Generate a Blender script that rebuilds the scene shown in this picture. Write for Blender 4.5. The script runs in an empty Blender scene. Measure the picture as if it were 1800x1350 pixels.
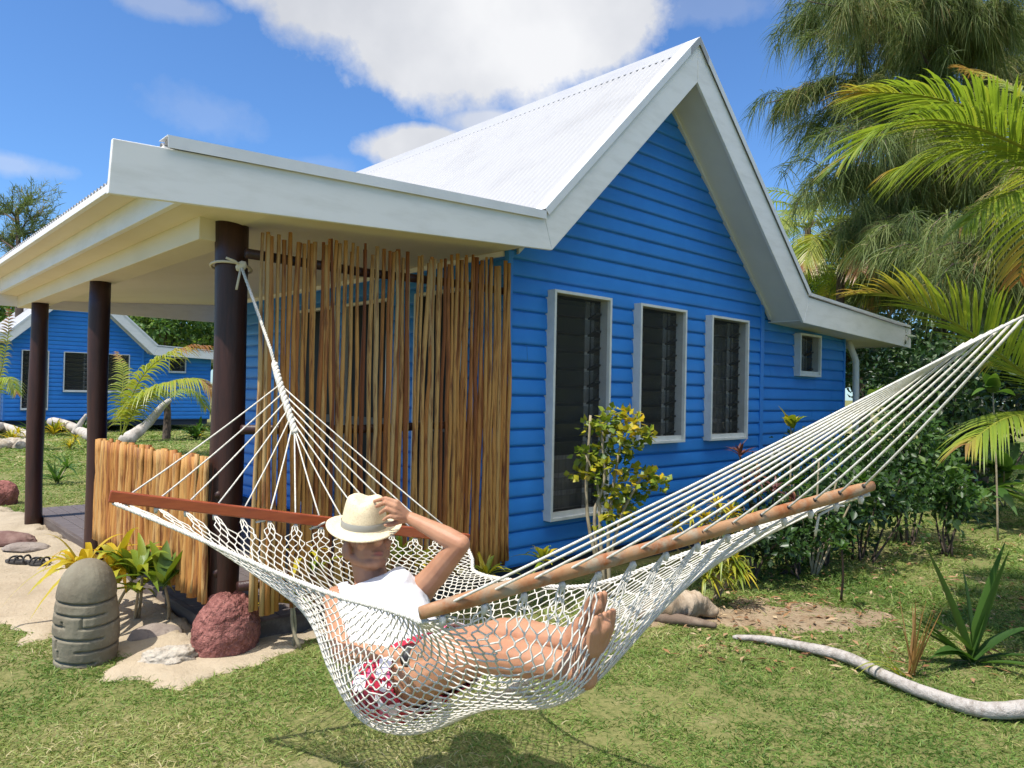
import bpy, bmesh, math, random
import numpy as np
from mathutils import Vector, Matrix, Euler

# ------------------------------------------------------------------ camera, sky, sun, exposure
SC = bpy.context.scene
COL = SC.collection
FOC = 1288.06
YAW, PITCH, ROLL = (math.radians(a) for a in (46.995, 0.7035, 1.1458))
EYE = np.array([0.0, 0.0, 1.6])
_f = np.array([math.cos(YAW)*math.cos(PITCH), math.sin(YAW)*math.cos(PITCH), math.sin(PITCH)])
_r = np.cross(_f, [0, 0, 1]); _r /= np.linalg.norm(_r); _u = np.cross(_r, _f)
CR = _r*math.cos(ROLL) + _u*math.sin(ROLL)
CU = -_r*math.sin(ROLL) + _u*math.cos(ROLL)
CF = _f

cam = bpy.data.cameras.new('camera'); camo = bpy.data.objects.new('camera', cam); COL.objects.link(camo)
cam.sensor_width = 36.0; cam.lens = 36.0*FOC/1800.0; cam.clip_start = 0.05; cam.clip_end = 3000
camo.matrix_world = Matrix(((CR[0], CU[0], -CF[0], EYE[0]), (CR[1], CU[1], -CF[1], EYE[1]), (CR[2], CU[2], -CF[2], EYE[2]), (0, 0, 0, 1)))
SC.camera = camo

def at(x, y, D):
    """photo pixel (1800 wide) at a distance D along the view axis -> world point"""
    return EYE + (CF + (x-900)/FOC*CR - (y-675)/FOC*CU)*D
def gr(x, y, z=0.0):
    d = CF + (x-900)/FOC*CR - (y-675)/FOC*CU
    return EYE + d*((z-EYE[2])/d[2])
def cw(lat, dep, z=0.0):
    """lateral / forward metres from the camera's foot -> world"""
    r = np.array([CR[0], CR[1]])/math.hypot(CR[0], CR[1]); f = np.array([CF[0], CF[1]])/math.hypot(CF[0], CF[1])
    p = r*lat + f*dep
    return np.array([p[0], p[1], z])

SUN_EL, SUN_AZ = math.radians(60), math.radians(178)          # direction towards the sun
S = Vector((math.cos(SUN_EL)*math.cos(SUN_AZ), math.cos(SUN_EL)*math.sin(SUN_AZ), math.sin(SUN_EL)))
sun = bpy.data.lights.new('sun', 'SUN'); suno = bpy.data.objects.new('sun', sun); COL.objects.link(suno)
sun.energy = 4.4; sun.angle = math.radians(0.53); sun.color = (1.0, 0.955, 0.88)
suno.rotation_mode = 'QUATERNION'; suno.rotation_quaternion = S.to_track_quat('Z', 'Y'); suno.location = (-8, 0, 14)

SC.view_settings.view_transform = 'Standard'; SC.view_settings.look = 'None'
SC.view_settings.exposure = 0.45; SC.view_settings.gamma = 1.0
SC.cycles.max_bounces = 8; SC.cycles.diffuse_bounces = 4; SC.cycles.transparent_max_bounces = 12
SC.cycles.use_denoising = True

W = bpy.data.worlds.new('World'); SC.world = W; W.use_nodes = True
nt = W.node_tree; nt.nodes.clear()
def _n(t, **k):
    n = nt.nodes.new(t)
    for a, b in k.items(): setattr(n, a, b)
    return n
out = _n('ShaderNodeOutputWorld'); bg = _n('ShaderNodeBackground'); nt.links.new(bg.outputs[0], out.inputs[0])
sky = _n('ShaderNodeTexSky', sky_type='NISHITA'); sky.sun_disc = False
sky.sun_elevation = SUN_EL; sky.sun_rotation = math.radians(90) - SUN_AZ
sky.air_density = 1.0; sky.dust_density = 0.35; sky.ozone_density = 3.0; sky.altitude = 0
bg.inputs[1].default_value = 0.13
tc = _n('ShaderNodeTexCoord')
def _math(op, a, b=None, c=None):
    n = _n('ShaderNodeMath', operation=op)
    for i, v in enumerate((a, b, c)):
        if v is None: continue
        if isinstance(v, (int, float)): n.inputs[i].default_value = v
        else: nt.links.new(v, n.inputs[i])
    return n.outputs[0]
def _dot(vec):
    n = _n('ShaderNodeVectorMath', operation='DOT_PRODUCT'); nt.links.new(tc.outputs['Generated'], n.inputs[0]); n.inputs[1].default_value = tuple(vec)
    return n.outputs['Value']
# clouds: fixed directions in the sky, each a lump round its own axis, broken up by noise over the sky sphere
nz = _n('ShaderNodeTexNoise'); nz.inputs['Scale'].default_value = 5.5; nz.inputs['Detail'].default_value = 9; nz.inputs['Roughness'].default_value = 0.58
nt.links.new(tc.outputs['Generated'], nz.inputs['Vector'])
nz2 = _n('ShaderNodeTexNoise'); nz2.inputs['Scale'].default_value = 3.2; nz2.inputs['Detail'].default_value = 6; nz2.inputs['Roughness'].default_value = 0.5
nt.links.new(tc.outputs['Generated'], nz2.inputs['Vector'])
nz3 = _n('ShaderNodeTexNoise'); nz3.inputs['Scale'].default_value = 17; nz3.inputs['Detail'].default_value = 10; nz3.inputs['Roughness'].default_value = 0.62
nt.links.new(tc.outputs['Generated'], nz3.inputs['Vector'])
fbm = _math('ADD', _math('SUBTRACT', nz.outputs['Fac'], 0.5), _math('MULTIPLY', _math('SUBTRACT', nz3.outputs['Fac'], 0.5), 0.55))
def lump(px, py, rx, ry, k=1.0, rough=3.0, dirn=None):
    c = at(px, py, 1.0) - EYE if dirn is None else np.array(dirn); c = c/np.linalg.norm(c)
    a = np.cross(c, [0, 0, 1]); a /= np.linalg.norm(a); b = np.cross(a, c)
    dz = _math('MAXIMUM', _dot(c), 0.05)
    u = _math('DIVIDE', _math('DIVIDE', _dot(a), dz), rx/FOC); v = _math('DIVIDE', _math('DIVIDE', _dot(b), dz), ry/FOC)
    rr = _math('SQRT', _math('ADD', _math('MULTIPLY', u, u), _math('MULTIPLY', v, v)))
    d = _math('ADD', _math('SUBTRACT', 1.0, rr), _math('MULTIPLY', fbm, rough))
    return _math('MULTIPLY', _math('MULTIPLY', d, 3.2 if k == 1.0 else 1.6), k), v
dens = None; under = None
for i, L in enumerate(((640, -10, 200, 115, 1, 1.0), (790, 55, 275, 130, 1, 1.2), (1000, 30, 170, 120, 1, 1.3), (735, 262, 115, 42, 1, 1.2), (860, 215, 90, 30, .8, 1.6),
                       (290, 8, 95, 22, .40, 2.4), (20, 288, 75, 20, .35, 2.4), (370, 205, 120, 40, .14, 3.0), (560, 290, 80, 22, .12, 3.0), (1250, 15, 150, 30, .2, 3.0), (2400, 100, 500, 120, .7, 2.0))):
    d, v = lump(*L)
    d = _math('MINIMUM', _math('MAXIMUM', d, 0.0), 1.0 if L[4] == 1 else L[4])
    dens = d if dens is None else _math('MAXIMUM', dens, d)
cr = _n('ShaderNodeValToRGB'); nt.links.new(nz2.outputs['Fac'], cr.inputs[0])
cr.color_ramp.elements[0].position = 0.36; cr.color_ramp.elements[0].color = (3.5, 3.65, 4.0, 1)
cr.color_ramp.elements[1].position = 0.60; cr.color_ramp.elements[1].color = (5.2, 5.25, 5.4, 1)
hs = _n('ShaderNodeMix', data_type='RGBA', blend_type='MULTIPLY'); hs.inputs[0].default_value = 1.0
nt.links.new(sky.outputs[0], hs.inputs[6]); hs.inputs[7].default_value = (0.58, 0.83, 1.10, 1)
# unseen bright cloud bank behind the camera, added as fill for the shaded gable side
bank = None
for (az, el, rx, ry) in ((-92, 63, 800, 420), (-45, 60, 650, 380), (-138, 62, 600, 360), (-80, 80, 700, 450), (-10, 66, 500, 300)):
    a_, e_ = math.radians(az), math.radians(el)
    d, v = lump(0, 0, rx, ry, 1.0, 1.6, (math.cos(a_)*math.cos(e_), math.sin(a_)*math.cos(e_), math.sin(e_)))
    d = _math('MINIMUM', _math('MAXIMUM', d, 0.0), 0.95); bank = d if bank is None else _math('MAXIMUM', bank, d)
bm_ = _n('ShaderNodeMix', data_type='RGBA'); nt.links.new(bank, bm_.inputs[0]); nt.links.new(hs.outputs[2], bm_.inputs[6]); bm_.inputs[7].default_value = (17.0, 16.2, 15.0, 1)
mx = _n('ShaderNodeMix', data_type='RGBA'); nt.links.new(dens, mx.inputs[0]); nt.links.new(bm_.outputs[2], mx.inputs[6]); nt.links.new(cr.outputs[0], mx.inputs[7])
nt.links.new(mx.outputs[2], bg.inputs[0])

# ------------------------------------------------------------------ helpers
random.seed(7); RNG = np.random.default_rng(11)
BASE = {}
def tag(o, label=None, cat=None, group=None, kind=None):
    if label: o['label'] = label
    if cat: o['category'] = cat
    if group: o['group'] = group
    if kind: o['kind'] = kind
    return o
def thing(name, loc, label, cat, group=None, rz=0.0):
    o = bpy.data.objects.new(name, None); o.empty_display_size = 0.2; COL.objects.link(o)
    o.location = tuple(float(v) for v in loc); o.rotation_euler = (0, 0, rz)
    BASE[o.name] = np.array(loc, float)
    return tag(o, label, cat, group)
def base_of(parent):
    while parent.parent is not None: parent = parent.parent
    return BASE.get(parent.name, np.zeros(3))
def link(name, me, mats, parent=None):
    o = bpy.data.objects.new(name, me); COL.objects.link(o)
    for m in (mats if isinstance(mats, (list, tuple)) else [mats]): me.materials.append(m)
    if parent is not None: o.parent = parent
    return o
def np_mesh(name, V, F, mats, parent=None, attr=None, smooth=False, origin=None):
    """V (n,3) world, F list of (k, n_corner) index arrays"""
    V = np.asarray(V, np.float64)
    if parent is not None: V = V - base_of(parent)
    if origin is not None: V = V - np.array(origin)
    me = bpy.data.meshes.new(name)
    F = [np.asarray(f, np.int64) for f in (F if isinstance(F, list) else [F]) if len(f)]
    idx = np.concatenate([f.ravel() for f in F]); tot = np.concatenate([np.full(len(f), f.shape[1]) for f in F])
    start = np.concatenate([[0], np.cumsum(tot)[:-1]])
    me.vertices.add(len(V)); me.vertices.foreach_set('co', V.astype(np.float32).ravel())
    me.loops.add(len(idx)); me.loops.foreach_set('vertex_index', idx.astype(np.int32))
    me.polygons.add(len(tot)); me.polygons.foreach_set('loop_start', start.astype(np.int32)); me.polygons.foreach_set('loop_total', tot.astype(np.int32))
    if smooth: me.polygons.foreach_set('use_smooth', np.ones(len(tot), bool))
    me.update(calc_edges=True); me.validate()
    if attr is not None:
        a = me.attributes.new('v', 'FLOAT', 'POINT'); a.data.foreach_set('value', np.asarray(attr, np.float32))
    o = link(name, me, mats, parent)
    if origin is not None: o.location = tuple(float(x) for x in origin)
    return o

class MB:
    """collects boxes, prisms, tubes and sheets into one mesh"""
    def __init__(s): s.v = []; s.f = []; s.m = []; s.s = []; s.a = []; s.cur = 0; s.val = 0.5
    def add(s, V, F, smooth=False):
        b = len(s.v)
        s.v += [tuple(float(c) for c in p) for p in V]; s.a += [s.val]*len(V)
        for f in F: s.f.append([b+i for i in f]); s.m.append(s.cur); s.s.append(smooth)
        return s
    def box(s, a, b):
        x0, y0, z0 = (min(a[i], b[i]) for i in range(3)); x1, y1, z1 = (max(a[i], b[i]) for i in range(3))
        return s.add([(x0,y0,z0),(x1,y0,z0),(x1,y1,z0),(x0,y1,z0),(x0,y0,z1),(x1,y0,z1),(x1,y1,z1),(x0,y1,z1)],
                     [(0,3,2,1),(4,5,6,7),(0,1,5,4),(1,2,6,5),(2,3,7,6),(3,0,4,7)])
    def prism(s, poly, d):
        """planar polygon (3-d points) pushed along vector d"""
        n = len(poly); P = [np.array(p, float) for p in poly]; d = np.array(d, float)
        return s.add(P + [p+d for p in P], [tuple(range(n))[::-1], tuple(range(n, 2*n))] + [(i, (i+1) % n, n+(i+1) % n, n+i) for i in range(n)])
    def tube(s, pts, rad, n=8, caps=True, squash=None, smooth=True):
        P = np.array(pts, float); k = len(P); R = np.broadcast_to(np.array(rad, float), (k,))
        T = np.gradient(P, axis=0); T /= np.linalg.norm(T, axis=1)[:, None] + 1e-12
        ref = np.array([0, 0, 1.0]) if abs(T[0][2]) < .9 else np.array([1.0, 0, 0])
        u = np.cross(T[0], ref); u /= np.linalg.norm(u); V = []
        for i in range(k):
            u = u - T[i]*(u @ T[i]); u /= np.linalg.norm(u); w = np.cross(T[i], u)
            for j in range(n):
                an = 2*math.pi*j/n; q = squash if squash else 1.0
                V.append(P[i] + R[i]*(math.cos(an)*u + math.sin(an)*w*q))
        F = [(i*n+j, i*n+(j+1) % n, (i+1)*n+(j+1) % n, (i+1)*n+j) for i in range(k-1) for j in range(n)]
        if caps: F += [tuple(range(n))[::-1], tuple(range((k-1)*n, k*n))]
        return s.add(V, F, smooth)
    def lathe(s, prof, c, axis=(0, 0, 1), n=32, ell=(1, 1), smooth=True, cap=True):
        """prof: (radius, height)"""
        ax = np.array(axis, float); ax /= np.linalg.norm(ax)
        ref = np.array([1.0, 0, 0]) if abs(ax[0]) < .9 else np.array([0, 1.0, 0])
        u = np.cross(ax, ref); u /= np.linalg.norm(u); w = np.cross(ax, u); V = []
        for r, h in prof:
            for j in range(n):
                an = 2*math.pi*j/n; V.append(np.array(c) + ax*h + r*(ell[0]*math.cos(an)*u + ell[1]*math.sin(an)*w))
        k = len(prof); F = [(i*n+j, i*n+(j+1) % n, (i+1)*n+(j+1) % n, (i+1)*n+j) for i in range(k-1) for j in range(n)]
        if cap: F += [tuple(range(n))[::-1], tuple(range((k-1)*n, k*n))]
        return s.add(V, F, smooth)
    def build(s, name, mats, parent=None, bevel=0, origin=None):
        b = base_of(parent) if parent is not None else (np.array(origin, float) if origin is not None else np.zeros(3))
        me = bpy.data.meshes.new(name)
        me.from_pydata([tuple(np.array(p)-b) for p in s.v], [], s.f)
        me.polygons.foreach_set('material_index', s.m); me.polygons.foreach_set('use_smooth', s.s)
        a = me.attributes.new('v', 'FLOAT', 'POINT'); a.data.foreach_set('value', np.array(s.a, np.float32))
        me.update(); me.validate()
        o = link(name, me, mats, parent)
        if parent is None and origin is not None: o.location = tuple(float(x) for x in origin)
        if bevel:
            m = o.modifiers.new('bevel', 'BEVEL'); m.width = bevel; m.segments = 2; m.limit_method = 'ANGLE'; m.angle_limit = math.radians(40)
        return o

def kids(o): return [c for c in bpy.data.objects if c.parent == o]
def copy_tree(o, parent=None):
    ch = kids(o); c = o.copy(); COL.objects.link(c)
    if parent is not None: c.parent = parent
    for k in ch: copy_tree(k, c)
    return c

# ------------------------------------------------------------------ materials
MATS = {}
def mat(name, color, rough=0.6, spec=0.5, noise=None, bump=None, ramp=None, attr=None, translucent=0.0, metal=0.0, stretch=None, trans_col=None, coat=0.0, noise2=None):
    """Principled with procedural colour: noise=(scale, detail, colour2, lo, hi), bump=(scale, strength, dist), attr = list of (pos, colour) over the 'v' attribute"""
    if name in MATS: return MATS[name]
    m = bpy.data.materials.new(name); m.use_nodes = True; t = m.node_tree; N = t.nodes; L = t.links
    p = N['Principled BSDF']; p.inputs['Roughness'].default_value = rough; p.inputs['Specular IOR Level'].default_value = spec
    p.inputs['Metallic'].default_value = metal; p.inputs['Coat Weight'].default_value = coat
    col = None
    c = N.new('ShaderNodeTexCoord'); vec = c.outputs['Object']
    if stretch:
        mp = N.new('ShaderNodeMapping'); mp.inputs['Scale'].default_value = stretch; L.new(vec, mp.inputs[0]); vec = mp.outputs[0]
    if attr:
        a = N.new('ShaderNodeAttribute'); a.attribute_name = 'v'
        r = N.new('ShaderNodeValToRGB'); L.new(a.outputs['Fac'], r.inputs[0])
        while len(r.color_ramp.elements) < len(attr): r.color_ramp.elements.new(0.5)
        for e, (q, cc) in zip(r.color_ramp.elements, attr): e.position = q; e.color = (*cc, 1)
        col = r.outputs[0]
    for nn in (noise, noise2):
        if not nn: continue
        z = N.new('ShaderNodeTexNoise'); z.inputs['Scale'].default_value = nn[0]; z.inputs['Detail'].default_value = nn[1]; z.inputs['Roughness'].default_value = 0.62; L.new(vec, z.inputs['Vector'])
        mr = N.new('ShaderNodeMapRange'); mr.inputs[1].default_value = nn[3]; mr.inputs[2].default_value = nn[4]; L.new(z.outputs['Fac'], mr.inputs[0])
        x = N.new('ShaderNodeMix'); x.data_type = 'RGBA'; L.new(mr.outputs[0], x.inputs[0])
        if col is None: x.inputs[6].default_value = (*color, 1)
        else: L.new(col, x.inputs[6])
        x.inputs[7].default_value = (*nn[2], 1); col = x.outputs[2]
    if col is None: p.inputs['Base Color'].default_value = (*color, 1)
    else: L.new(col, p.inputs['Base Color'])
    if bump:
        bs = bump if isinstance(bump[0], tuple) else (bump,)
        prev = None
        for (sc_, st_, di_) in bs:
            z = N.new('ShaderNodeTexNoise'); z.inputs['Scale'].default_value = sc_; z.inputs['Detail'].default_value = 6; L.new(vec, z.inputs['Vector'])
            b = N.new('ShaderNodeBump'); b.inputs['Strength'].default_value = st_; b.inputs['Distance'].default_value = di_; L.new(z.outputs['Fac'], b.inputs['Height'])
            if prev is not None: L.new(prev, b.inputs['Normal'])
            prev = b.outputs[0]
        L.new(prev, p.inputs['Normal'])
    if translucent > 0:
        tr = N.new('ShaderNodeBsdfTranslucent'); ms = N.new('ShaderNodeMixShader'); ms.inputs[0].default_value = translucent
        if trans_col: 
            tm = N.new('ShaderNodeMix'); tm.data_type = 'RGBA'; tm.blend_type = 'MULTIPLY'; tm.inputs[0].default_value = 1.0
            if col is not None: L.new(col, tm.inputs[6])
            else: tm.inputs[6].default_value = (*color, 1)
            tm.inputs[7].default_value = (*trans_col, 1); L.new(tm.outputs[2], tr.inputs[0])
        elif col is not None: L.new(col, tr.inputs[0])
        else: tr.inputs[0].default_value = (*color, 1)
        o = N['Material Output']; L.new(p.outputs[0], ms.inputs[1]); L.new(tr.outputs[0], ms.inputs[2]); L.new(ms.outputs[0], o.inputs[0])
    MATS[name] = m; return m

BLUE = mat('blue_paint', (0.019, 0.190, 0.58), 0.40, 0.45, noise=(2.6, 4, (0.026, 0.222, 0.64), .35, .7), bump=(38, .12, .004), noise2=(60, 3, (0.028, 0.18, 0.50), .62, .8))
WHITE = mat('white_paint', (0.81, 0.79, 0.76), 0.5, 0.4, noise=(3, 5, (0.71, 0.69, 0.65), .45, .75), bump=(55, .10, .003), stretch=(1, 1, 4))
TRIM = mat('window_paint', (0.66, 0.66, 0.62), 0.45, 0.4, noise=(9, 4, (0.56, 0.56, 0.52), .45, .75))
CREAM = mat('ceiling_paint', (0.74, 0.65, 0.47), 0.6, 0.3, noise=(1.2, 3, (0.69, 0.60, 0.42), .4, .7))
ROOFM = mat('white_roof_sheet', (0.37, 0.37, 0.38), 0.55, 0.3, noise=(2.0, 5, (0.32, 0.32, 0.33), .5, .8), noise2=(25, 2, (0.26, 0.25, 0.235), .70, .78))
POSTM = mat('dark_stained_post', (0.050, 0.018, 0.012), 0.45, 0.4, noise=(5, 6, (0.028, 0.011, 0.008), .4, .7), bump=(20, .3, .006), stretch=(6, 6, .7))
BARK_STICK = mat('peeled_stick', (0.42, 0.24, 0.09), 0.62, 0.3, attr=[(0.0, (0.17, 0.050, 0.015)), (0.22, (0.31, 0.108, 0.027)), (0.5, (0.45, 0.205, 0.050)), (0.8, (0.51, 0.275, 0.082)), (1.0, (0.46, 0.295, 0.125))],
                 noise=(7, 7, (0.17, 0.055, 0.017), .50, .66), bump=(22, .5, .006), stretch=(5, 5, .5))
DECKM = mat('weathered_deck', (0.16, 0.135, 0.13), 0.7, 0.3, noise=(6, 6, (0.10, 0.08, 0.075), .35, .7), bump=(30, .3, .004), stretch=(1, 5, 5))
DARK = mat('dark_interior', (0.035, 0.033, 0.030), 0.8, 0.2)
GLASS = mat('window_glass', (0.014, 0.015, 0.015), 0.4, 0.06)
# ------------------------------------------------------------------ the bungalow
GY, BY = 4.30, 3.90            # gable wall plane, barge board plane (0.4 m overhang)
YB, RB = 9.90, 10.30           # back wall, back edge of the roof
XL, XR, XW = 3.95, 7.99, 10.37 # veranda wall, right corner of the gable, right end of the lean-to wing
APX, APZ = 5.97, 4.96
hut = thing('bungalow', (XL, GY, 0), 'blue weatherboard bungalow with steep white corrugated roof and open veranda, close behind the hammock', 'house', 'blue bungalows')

PITCH_B = 0.1372; Z_B0 = 0.2075   # board spacing and lowest board line
PROF = [(-0.007, 0.0), (-0.007, 0.006), (0.0135, 0.0075), (0.0182, 0.014), (0.0180, 0.030), (0.0085, 0.124), (0.004, 0.1310), (-0.007, 0.1325), (-0.007, 0.1372)]
def siding(mb, fmap, a0, a1, zlo, zhi, cuts=(), lim=None):
    """weatherboards; fmap(along, out, z) -> point; cuts = (a, b, z0, z1); lim(z) -> (lo, hi) along"""
    nb = int(math.ceil((zhi-Z_B0)/PITCH_B)); k0 = int(math.floor((zlo-Z_B0)/PITCH_B))
    for k in range(k0, nb):
        zb = Z_B0 + k*PITCH_B; mb.val = random.random()
        br = sorted({max(zb, zlo), min(zb+PITCH_B, zhi)} | {c for q in cuts for c in q[2:4] if max(zb, zlo) < c < min(zb+PITCH_B, zhi)})
        for zA, zB in zip(br[:-1], br[1:]):
            if zB-zA < 1e-4: continue
            hs = [h for _, h in PROF]; os_ = [o for o, _ in PROF]
            zz = [zA] + [zb+h for h in hs if zA < zb+h < zB] + [zB]; pts = [(float(np.interp(z-zb, hs, os_)), z) for z in zz]
            spans = [(a0, a1)]
            for (ca, cb, c0, c1) in cuts:
                if c0 < (zA+zB)/2 < c1:
                    spans = [q for (s, e) in spans for q in ((s, min(e, ca)), (max(s, cb), e)) if q[1]-q[0] > 0.01]
            if lim is None or zb < 2.4:
                rj = random.Random(k*7+int(a0*10)); bj = [rj.uniform(a0, a1) for _ in range(1 if a1-a0 < 5 else 2)]
                for q in bj: spans = [w for (s, e) in spans for w in (((s, q-.0015), (q+.0015, e)) if s+.15 < q < e-.15 else ((s, e),))]
            for (s, e) in spans:
                V = []
                for o, z in pts:
                    lo, hi = (s, e) if lim is None else (max(s, lim(z)[0]), min(e, lim(z)[1]))
                    if hi < lo: lo = hi = (lo+hi)/2
                    V += [fmap(lo, o, z), fmap(hi, o, z)]
                n = len(pts); mb.add(V, [(2*i, 2*i+1, 2*i+3, 2*i+2) for i in range(n-1)], True)
WIN = [(4.385, 5.133, 0.54, 2.470), (5.555, 6.32, 1.140, 2.470), (6.785, 7.55, 1.138, 2.465)]
WW = (8.86, 9.453, 1.885, 2.425)
def gable_lim(z):
    h = max(0.0, 4.615 - z)
    return (APX-h*1.051-.02, APX+h*1.073+.02) if z > 2.45 else (-99, 99)
mb = MB(); siding(mb, lambda a, o, z: (a, GY-o, z), XL, XR-0.04, 0.2, 4.612, WIN, gable_lim); mb.build('gable_wall', BLUE, hut)
mb = MB(); siding(mb, lambda a, o, z: (a, GY+0.03-o, z), XR+0.04, XW, 0.2, 2.60, [WW], (lambda z: (-99, 8.16+(2.60-z)*12) if z > 2.42 else (-99, 99))); 
siding(mb, lambda a, o, z: (XW-0.02+o, a, z), GY+0.03, YB, 0.2, 2.60); mb.build('wing_wall', BLUE, hut)
DOORS = [(4.80, 5.52, 0.30, 2.49), (5.94, 6.76, 0.30, 2.49), (6.95, 7.80, 0.30, 2.49)]
mb = MB(); siding(mb, lambda a, o, z: (XL-o, a, z), GY, YB, 0.2, 2.78, DOORS); mb.build('veranda_wall', BLUE, hut)
mb = MB(); siding(mb, lambda a, o, z: (a, YB+o, z), XL, XW, 0.2, 4.56, (), lambda z: (gable_lim(z) if z > 2.6 else (-99, 99))); mb.build('back_wall', BLUE, hut)
# corner boards
for (a, b) in (((XL-0.022, GY-0.022, 0.2), (XL+0.03, GY+0.02, 2.74)), ((XR-0.04, GY-0.024, 0.2), (XR+0.04, GY+0.02, 2.69)), ((XW-0.04, GY+0.004, 0.2), (XW+0.004, GY+0.03, 2.5))):
    MB().box(a, b).build('corner_board', mat('blue_trim', (0.02, 0.19, 0.60), 0.4, 0.5, noise=(4, 3, (0.025, 0.21, 0.62), .4, .7)), hut, bevel=0.003)
# inside: floor slab, partition shell (keeps daylight out of the rooms), base skirting below the boards
mb = MB(); mb.box((XL+0.02, GY+0.04, 0.19), (XW-0.03, YB-0.02, 0.27)); mb.box((XL+0.05, GY+1.6, 0.27), (XW-0.05, GY+1.66, 2.7)); mb.box((XL+1.7, GY+1.7, 0.27), (XL+1.76, YB-0.1, 2.7))
mb.box((XL+0.02, GY+0.05, 2.66), (XW-0.03, YB-0.05, 2.70)); mb.build('room_shell', mat('room_wall', (0.20, 0.19, 0.17), 0.8), hut)
mb = MB(); mb.box((XL+0.06, GY+0.08, 0.0), (XW-0.06, YB-0.06, 0.19)); mb.build('base', mat('base_dark_blue', (0.03, 0.04, 0.06), 0.9), hut)  # house base in one even dark blue

SCREENM = bpy.data.materials.new('fly_screen'); SCREENM.use_nodes = True
_t = SCREENM.node_tree; _p = _t.nodes['Principled BSDF']; _p.inputs['Base Color'].default_value = (0.05, 0.047, 0.04, 1); _p.inputs['Roughness'].default_value = 0.55; _p.inputs['Specular IOR Level'].default_value = 0.35
_tr = _t.nodes.new('ShaderNodeBsdfTransparent'); _ms = _t.nodes.new('ShaderNodeMixShader'); _ms.inputs[0].default_value = 0.17
_t.links.new(_tr.outputs[0], _ms.inputs[1]); _t.links.new(_p.outputs[0], _ms.inputs[2]); _t.links.new(_ms.outputs[0], _t.nodes['Material Output'].inputs[0])
LOUV = mat('louvre_glass', (0.07, 0.08, 0.075), 0.10, 0.7)
_t = LOUV.node_tree; _tr = _t.nodes.new('ShaderNodeBsdfTransparent'); _ms = _t.nodes.new('ShaderNodeMixShader'); _ms.inputs[0].default_value = 0.28
_t.links.new(_tr.outputs[0], _ms.inputs[1]); _t.links.new(_t.nodes['Principled BSDF'].outputs[0], _ms.inputs[2]); _t.links.new(_ms.outputs[0], _t.nodes['Material Output'].inputs[0])
CHAN = mat('louvre_channel', (0.50, 0.50, 0.46), 0.5)
CLIP = mat('louvre_clip', (0.02, 0.02, 0.02), 0.4)
CURT = mat('pale_curtain', (0.30, 0.30, 0.28), 0.8, 0.1, noise=(6, 2, (0.20, 0.20, 0.19), .4, .6), stretch=(14, 1, .3))
def window(x0, x1, z0, z1, y, d=0.10, curtain=False, low=None):
    w = MB(); t = 0.026
    w.box((x0, y-d, z0), (x0+t, y+0.02, z1)); w.box((x1-t, y-d, z0), (x1, y+0.02, z1))
    w.box((x0+t, y-d, z1-t), (x1-t, y+0.02, z1)); w.box((x0+t, y-d, z0), (x1-t, y+0.02, z0+t))
    f = w.build('window', TRIM, hut, bevel=0.003)
    s = MB(); s.box((x0+t, y-d+0.035, z0+t+0.045), (x1-t, y-d+0.037, z1-t)); s.build('fly_screen', SCREENM, f)
    b = MB(); b.box((x0+t, y-d+0.03, z0+t), (x1-t, y-d+0.06, z0+t+0.042)); b.build('bottom_rail', TRIM, f)
    g = MB(); n = int((z1-z0-0.1)/0.148); hz = (z1-z0-0.1)/n; c = g
    for i in range(n):
        z = z0+0.07+i*hz; g.cur = 0
        g.prism([(x0+0.05, y+0.07, z), (x1-0.05, y+0.07, z), (x1-0.05, y-0.005, z+hz*0.80), (x0+0.05, y-0.005, z+hz*0.80)], (0, 0.005, 0.002))
        g.cur = 1
        for xx in (x0+0.04, x1-0.12):
            c.prism([(xx, y+0.085, z-0.012), (xx, y-0.012, z+0.028), (xx, y-0.012, z+0.044), (xx, y+0.085, z+0.004)], (0.075, 0, 0))
    g.cur = 2; g.box((x1-0.15, y+0.088, z0+0.03), (x1-0.028, y+0.094, z1-0.03)); g.cur = 1; g.box((x1-0.088, y+0.080, z0+0.03), (x1-0.078, y+0.087, z1-0.03))
    g.build('louvre', [LOUV, CLIP, CHAN], f)
    if curtain or low:
        c = MB(); zt = low if low else z1-0.05; N = 26; V = []
        xa = x0+0.03 if low else x0+(x1-x0)*0.5
        for i in range(N+1):
            xx = xa+(x1-0.03-xa)*i/N; yy = y+0.20+0.02*math.sin(i*1.9)
            V += [(xx, yy, z0+0.03), (xx, yy, zt)]
        c.add(V, [(2*i, 2*i+2, 2*i+3, 2*i+1) for i in range(N)], True); c.build('curtain', CURT, f)
    return f
window(*WIN[0], GY, low=1.05); window(*WIN[1], GY); window(*WIN[2], GY, curtain=True); window(*WW, GY+0.03)
def vdoor(y0, y1, z0, z1):
    w = MB(); t = 0.03; x = XL
    w.box((x-0.05, y0, z0), (x+0.02, y0+t, z1)); w.box((x-0.05, y1-t, z0), (x+0.02, y1, z1)); w.box((x-0.05, y0+t, z1-t), (x+0.02, y1-t, z1)); w.box((x-0.05, y0+t, z0), (x+0.02, y1-t, z0+t))
    f = w.build('door' if z0 < .5 else 'window', TRIM, hut, bevel=0.003)
    s = MB(); s.box((x-0.01, y0+t, z0+t), (x-0.004, y1-t, z1-t)); s.build('pane', GLASS, f)
    if z0 < .5:
        h = MB(); h.box((x-0.03, y0+t, z0+0.95), (x-0.012, y1-t, z0+1.03)); h.build('lock_rail', mat('dark_frame', (0.05, 0.045, 0.04), .5), f)
for d in DOORS: vdoor(*d)

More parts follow.
